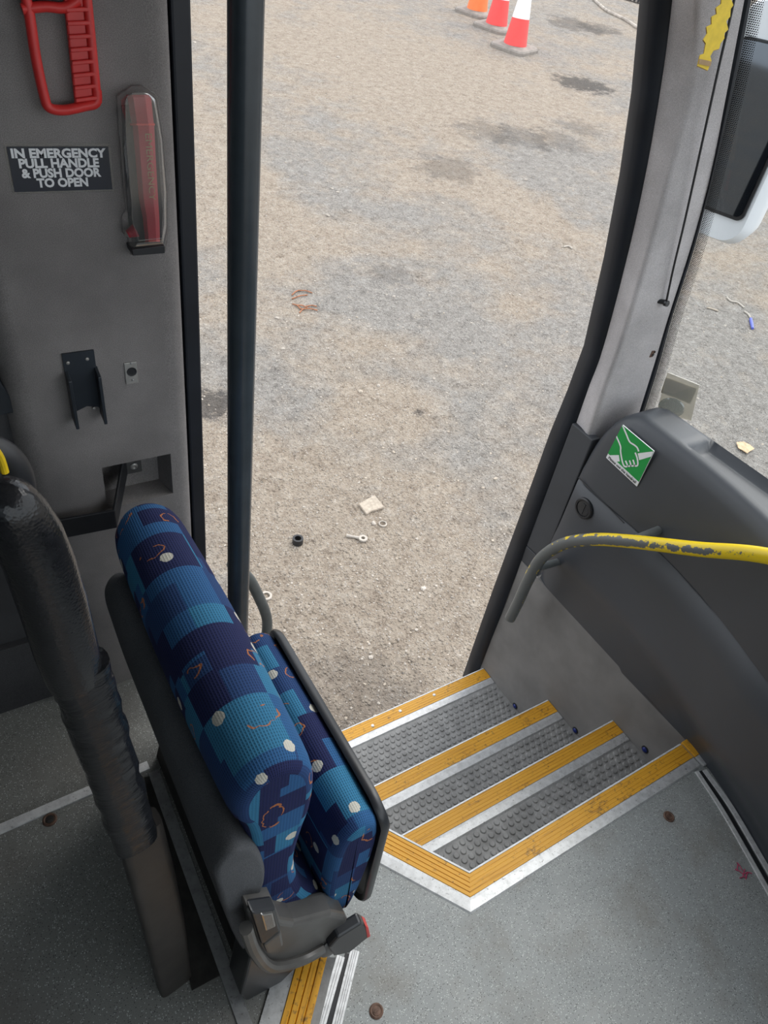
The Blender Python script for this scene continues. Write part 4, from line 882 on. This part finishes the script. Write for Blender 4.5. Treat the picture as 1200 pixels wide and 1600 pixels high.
# ------------------------------------------------------------------ black padded post
po = thing('padded_post', 'black padded guard post with taped middle and bare lower leg', 'post', (.075, .40, RZ))
def PP(u, v, y): return pY(u, v, y)
def sweep_box(name, ctr, mat, sub=0, n=20, power=3.0, **kw):
    """superellipse section, flat sides: (centre, half width across view, half depth)"""
    g = G(); rows = []
    for c, a, b, dirw in ctr:
        w = Vector(dirw).normalized(); row = []
        for k in range(n):
            th = 2*math.pi*k/n; ct, s_ = math.cos(th), math.sin(th)
            row.append(Vector(c) + w*(a*math.copysign(abs(ct)**(2/power), ct)) + Vector((-w.y, w.x, 0))*(b*math.copysign(abs(s_)**(2/power), s_)))
        rows.append(row)
    g.grid(rows, closed=True, caps=True); return obj(name, g, mat, po, smooth=True, angle=50)
dw = (1, .15, 0)
def ctr(pts): return [(PP(u, v, y), a, b, dw) for u, v, y, a, b in pts]
sweep_box('leg', ctr([(276, 1552, .41, .026, .013), (257, 1450, .41, .028, .013), (235, 1360, .41, .027, .013), (216, 1290, .41, .025, .013)]), M['leg'], power=5)
tp = []
for k in range(26):
    s = k/25; u = 212+(122-212)*s; v = 1312+(1040-1312)*s; w = .0238+.0008*math.sin(k*2.1)+.0006*math.sin(k*4.7); tp.append((u+4*math.sin(k*1.3)*0.3, v, .40, w, .0165))
sweep_box('taped_section', ctr(tp), M['tape'], power=2.6)
pd = [(120, 1064, .40, .021, .017), (115, 1050, .40, .0225, .019), (102, 1010, .40, .0235, .0205), (82, 940, .40, .0235, .021), (62, 880, .40, .023, .021), (42, 830, .40, .022, .0205), (22, 795, .40, .020, .019), (8, 772, .40, .0165, .016), (0, 760, .40, .011, .011), (-5, 754, .40, .004, .004)]
sweep_box('pad', ctr(pd), M['pad'], power=2.3)
# seam cord of the tape edge
ed = [PP(u, v, .395) for u, v in ((97, 1090), (116, 1150), (137, 1200))]
obj('edge_piping', G().tube(catmull(ed, 5), .004, 8), M['tape'], po, smooth=True)
# rail behind, at the left margin
t = thing('seat_grab_handle', 'black handle with yellow stripe at the far left behind the post', 'handle', PP(8, 740, .72))
obj('tube', G().tube(catmull([PP(u, v, .72) for u, v in ((-60, 690), (-15, 700), (12, 716), (30, 745), (34, 790), (36, 860))], 6), .016, 14), M['black'], t, smooth=True)
obj('stripe', G().tube(catmull([PP(u, v, .703) for u, v in ((-14, 694), (0, 714), (8, 738))], 5), .0042, 10), plain('yellow_stripe', (.75, .52, .01), .4), t, smooth=True)
g = G().prism([PP(u, v, 1.04) for u, v in ((-30, 560), (0, 595), (22, 628), (26, 645), (0, 650), (-30, 640))], (0, .015, 0)); tag(obj('wall_moulding', g, M['bracket'], bevel=.003), 'grey plastic moulding at the far left edge of the pillar', 'moulding')

# ------------------------------------------------------------------ things on the yard
def up(): return Vector((-GX, -GY, 1)).normalized()
def cone(u, v, s, body, label, rot):
    c = pG(u, v); t = thing('traffic_cone', label, 'cone', c, 'traffic cones in a row')
    def ring_(r, h, n=28): return (r*s, h*s)
    obj('sleeve', G().lathe([(.175*s, .055*s), (.172*s, .07*s), (.128*s, .385*s)], c, n=32), M['conered'] if body == 'red' else M['orange'], t, smooth=True)
    if body == 'red': obj('upper_sleeve', G().lathe([(.1275*s, .386*s), (.075*s, .76*s)], c, n=32), M['conewhite'], t, smooth=True)
    else: obj('upper_sleeve', G().lathe([(.1275*s, .386*s), (.075*s, .76*s)], c, n=32), M['conewhite'], t, smooth=True)
    obj('tip', G().lathe([(.0748*s, .761*s), (.04*s, 1.0*s), (.03*s, 1.02*s)], c, n=24), M['orange'], t, smooth=True)
    n = 8; b = []
    pts = []
    for k in range(4):
        for d in (-.14, .14):
            a = math.radians(rot+90*k); ax_ = Vector((math.cos(a), math.sin(a), 0)); bx_ = Vector((-ax_.y, ax_.x, 0)); pts.append(c + ax_*.29*s + bx_*(.22 if d > 0 else -.22)*s)
    lo = [p+Vector((0, 0, ground_z(p.x, p.y)-p.z)) for p in pts]; rows = [lo, [p+Vector((0, 0, .035*s)) for p in lo], [c+(p-c)*.95+Vector((0, 0, .055*s)) for p in lo], [c+(p-c)*.62+Vector((0, 0, .07*s)) for p in lo]]
    obj('base', G().grid(rows, closed=True, caps=True), M['conebase'], t)
cone(803, 77, 1.0, 'red', 'red and white traffic cone nearest the coach, rightmost of three', 22)
cone(774, 45, 1.0, 'red', 'red and white traffic cone in the middle of three', 22)
cone(744, 22, 1.0, 'orange', 'orange traffic cone, leftmost and farthest of three', 22)
# kerb with dark notches at the far edge of the yard
a, b = pG(935, -14), pG(1060, 22); t = thing('drain_kerb', 'pale notched kerb strip at the far edge of the yard', 'kerb', a)
d = (b-a); side = Vector((d.y, -d.x, 0)).normalized()*.14; obj('beam', G().prism([a, b, b+side, a+side], (0, 0, .05)), M['conebase'], t)
g = G()
for k in range(22):
    s = (k+.25)/22; p = a+d*s + side*1.01 + Vector((0, 0, .004)); p2 = p+d*(.5/22); g.prism([p, p2, p2-side*.75+Vector((0, 0, .0)), p-side*.75], (0, 0, .055))
obj('notches', g, M['black'], t)
a2 = a+Vector((0, .25, 0)); g = G().prism([pG(940, -40), pG(1070, -8), pG(1050, 8), pG(938, -18)], (0, 0, .02)); tag(obj('terracotta_slab', g, M['redband']), 'reddish slab beyond the notched kerb at the top edge', 'slab')
hose = [pG(u, v) + Vector((0, 0, .02)) for u, v in ((915, -12), (935, 8), (950, 20), (975, 32), (1000, 48), (1020, 58))]
tag(obj('hose', G().tube(catmull(hose, 6), .028, 8), M['stone'], smooth=True), 'grey hose-like ridge lying on the yard near the kerb', 'hose')
# loose stones: past counting
g = G(); rnd = random.Random(3)
def pebble(c, r):
    ph = (1+5**.5)/2; V = [(-1, ph, 0), (1, ph, 0), (-1, -ph, 0), (1, -ph, 0), (0, -1, ph), (0, 1, ph), (0, -1, -ph), (0, 1, -ph), (ph, 0, -1), (ph, 0, 1), (-ph, 0, -1), (-ph, 0, 1)]
    Fc = [(0, 11, 5), (0, 5, 1), (0, 1, 7), (0, 7, 10), (0, 10, 11), (1, 5, 9), (5, 11, 4), (11, 10, 2), (10, 7, 6), (7, 1, 8), (3, 9, 4), (3, 4, 2), (3, 2, 6), (3, 6, 8), (3, 8, 9), (4, 9, 5), (2, 4, 11), (6, 2, 10), (8, 6, 7), (9, 8, 1)]
    a = rnd.uniform(0, 6.28); sx, sy, sz = rnd.uniform(.7, 1.3), rnd.uniform(.6, 1.1), rnd.uniform(.4, .7); ca, sa = math.cos(a), math.sin(a); vs = []
    for x, y, z in V:
        j = rnd.uniform(.8, 1.15)*r/1.9; x, y, z = x*sx*j, y*sy*j, z*sz*j; vs.append((c.x+x*ca-y*sa, c.y+x*sa+y*ca, c.z+z+r*.10))
    g.add(vs, Fc, mi=rnd.choice((0, 0, 0, 1)))
cnt = 0
while cnt < 5200:
    u, v = rnd.uniform(285, 1230), 1150*rnd.random()**.8+10
    if v > 1150: continue
    p = pG(u, v); r = rnd.choice((.003, .004, .005, .005, .007, .009))*(1+.16*(p-CAM).length)*.55
    if rnd.random() < .015: r *= 2.2
    p.z = ground_z(p.x, p.y); pebble(p, r); cnt += 1
o = obj('gravel', g, [M['stone'], M['stone_pale']]); tag(o, 'loose small stones scattered over the dusty yard', 'gravel', kind='stuff')
def ringo(u, v, r, t_, name, label, cat, mat, h=.008):
    c = pG(u, v); o = obj(name, G().grid([[c+Vector((rr_*math.cos(2*math.pi*k/24), rr_*math.sin(2*math.pi*k/24), z_)) for k in range(24)] for rr_, z_ in ((r, 0), (r, h), (r-t_, h), (r-t_, 0), (r, 0))], closed=True), mat, smooth=True); tag(o, label, cat); return o
ringo(465, 848, .026, .010, 'rubber_bush', 'black rubber bush lying on the dirt left of the link', 'bush', M['black'], .03)
ringo(598, 819, .022, .007, 'washer', 'greenish washer on the dirt near the flat pale stone', 'washer', M['stone'], .006)
ringo(416, 932, .026, .010, 'washer', 'pale grey washer on the dirt beside the slate pole', 'washer', M['bone'], .008)
c = pG(567, 843); k_ = pG(541, 838); g = G(); g.grid([[c+Vector((rr_*math.cos(2*math.pi*k/20), rr_*math.sin(2*math.pi*k/20), z_)) for k in range(20)] for rr_, z_ in ((.022, .002), (.022, .012), (.010, .012), (.010, .002), (.022, .002))], closed=True)
dd = (k_-c).normalized(); g.tube([c+dd*.02+Vector((0, 0, .006)), c+dd*.05+Vector((0, 0, .006)), k_+Vector((0, 0, .006))], [.009, .006, .009], 8); tag(obj('link_arm', g, M['bone'], smooth=True), 'pale metal link with an eye lying on the dirt', 'metal link')
fl = [pG(u, v) for u, v in ((560, 790), (585, 776), (600, 795), (580, 801), (572, 806))]; tag(obj('flat_stone', G().prism([p+Vector((0, 0, .0)) for p in fl], (0, 0, .014)), M['stone_pale'], bevel=.004), 'flat pale stone bedded in the dirt beyond the steps', 'stone')
g = G()
for (a_, b_) in (((456, 462), (466, 455)), ((466, 455), (488, 459)), ((456, 468), (480, 462)), ((457, 476), (470, 484)), ((470, 484), (496, 486)), ((462, 478), (480, 482)), ((468, 490), (474, 484)), ((478, 480), (495, 480))):
    p, q_ = pG(*a_), pG(*b_); g.tube([p+Vector((0, 0, .006)), p.lerp(q_, .5)+Vector((.006, .004, .012)), q_+Vector((0, 0, .006))], .0042, 6)
tag(obj('dry_twigs', g, M['twig'], smooth=True), 'rusty orange dry twigs lying on the yard beyond the pole', 'twigs')
p, q_ = pG(1172, 500), pG(1175, 515); tag(obj('pen_cap', G().tube([p+Vector((0, 0, .01)), p.lerp(q_, .5)+Vector((0, 0, .01)), q_+Vector((0, 0, .01))], [.012, .013, .010], 12), M['bluepen'], smooth=True), 'small blue plastic scrap on the gravel seen through windscreen', 'scrap')
for k, (A_, lab) in enumerate((([(1135, 466), (1142, 472), (1152, 474), (1162, 482)], 'white wiry scrap on the gravel above the blue scrap'), ([(1162, 488), (1168, 492), (1172, 498)], 'short white scrap touching the blue plastic scrap'), ([(1104, 482), (1112, 484), (1121, 487)], 'pale brown stick on the gravel right of the pillar'), ([(880, 387), (888, 386), (894, 390)], 'curved white scrap on the yard left of the door seal'))):
    pp = [pG(u, v)+Vector((0, 0, .008)) for u, v in A_]; tag(obj('scrap_piece', G().tube(catmull(pp, 4), .007, 7), M['bone'] if k != 2 else M['stone_pale'], smooth=True), lab, 'scrap')
lf = [pG(u, v)+Vector((0, 0, .012)) for u, v in ((1149, 694), (1160, 693), (1170, 698), (1177, 704), (1170, 708), (1166, 711), (1158, 706), (1152, 703))]
tag(obj('dry_leaf', G().prism(lf, (0, 0, .004)), M['leaf']), 'tan dry leaf on the gravel beyond the dashboard top', 'leaf')
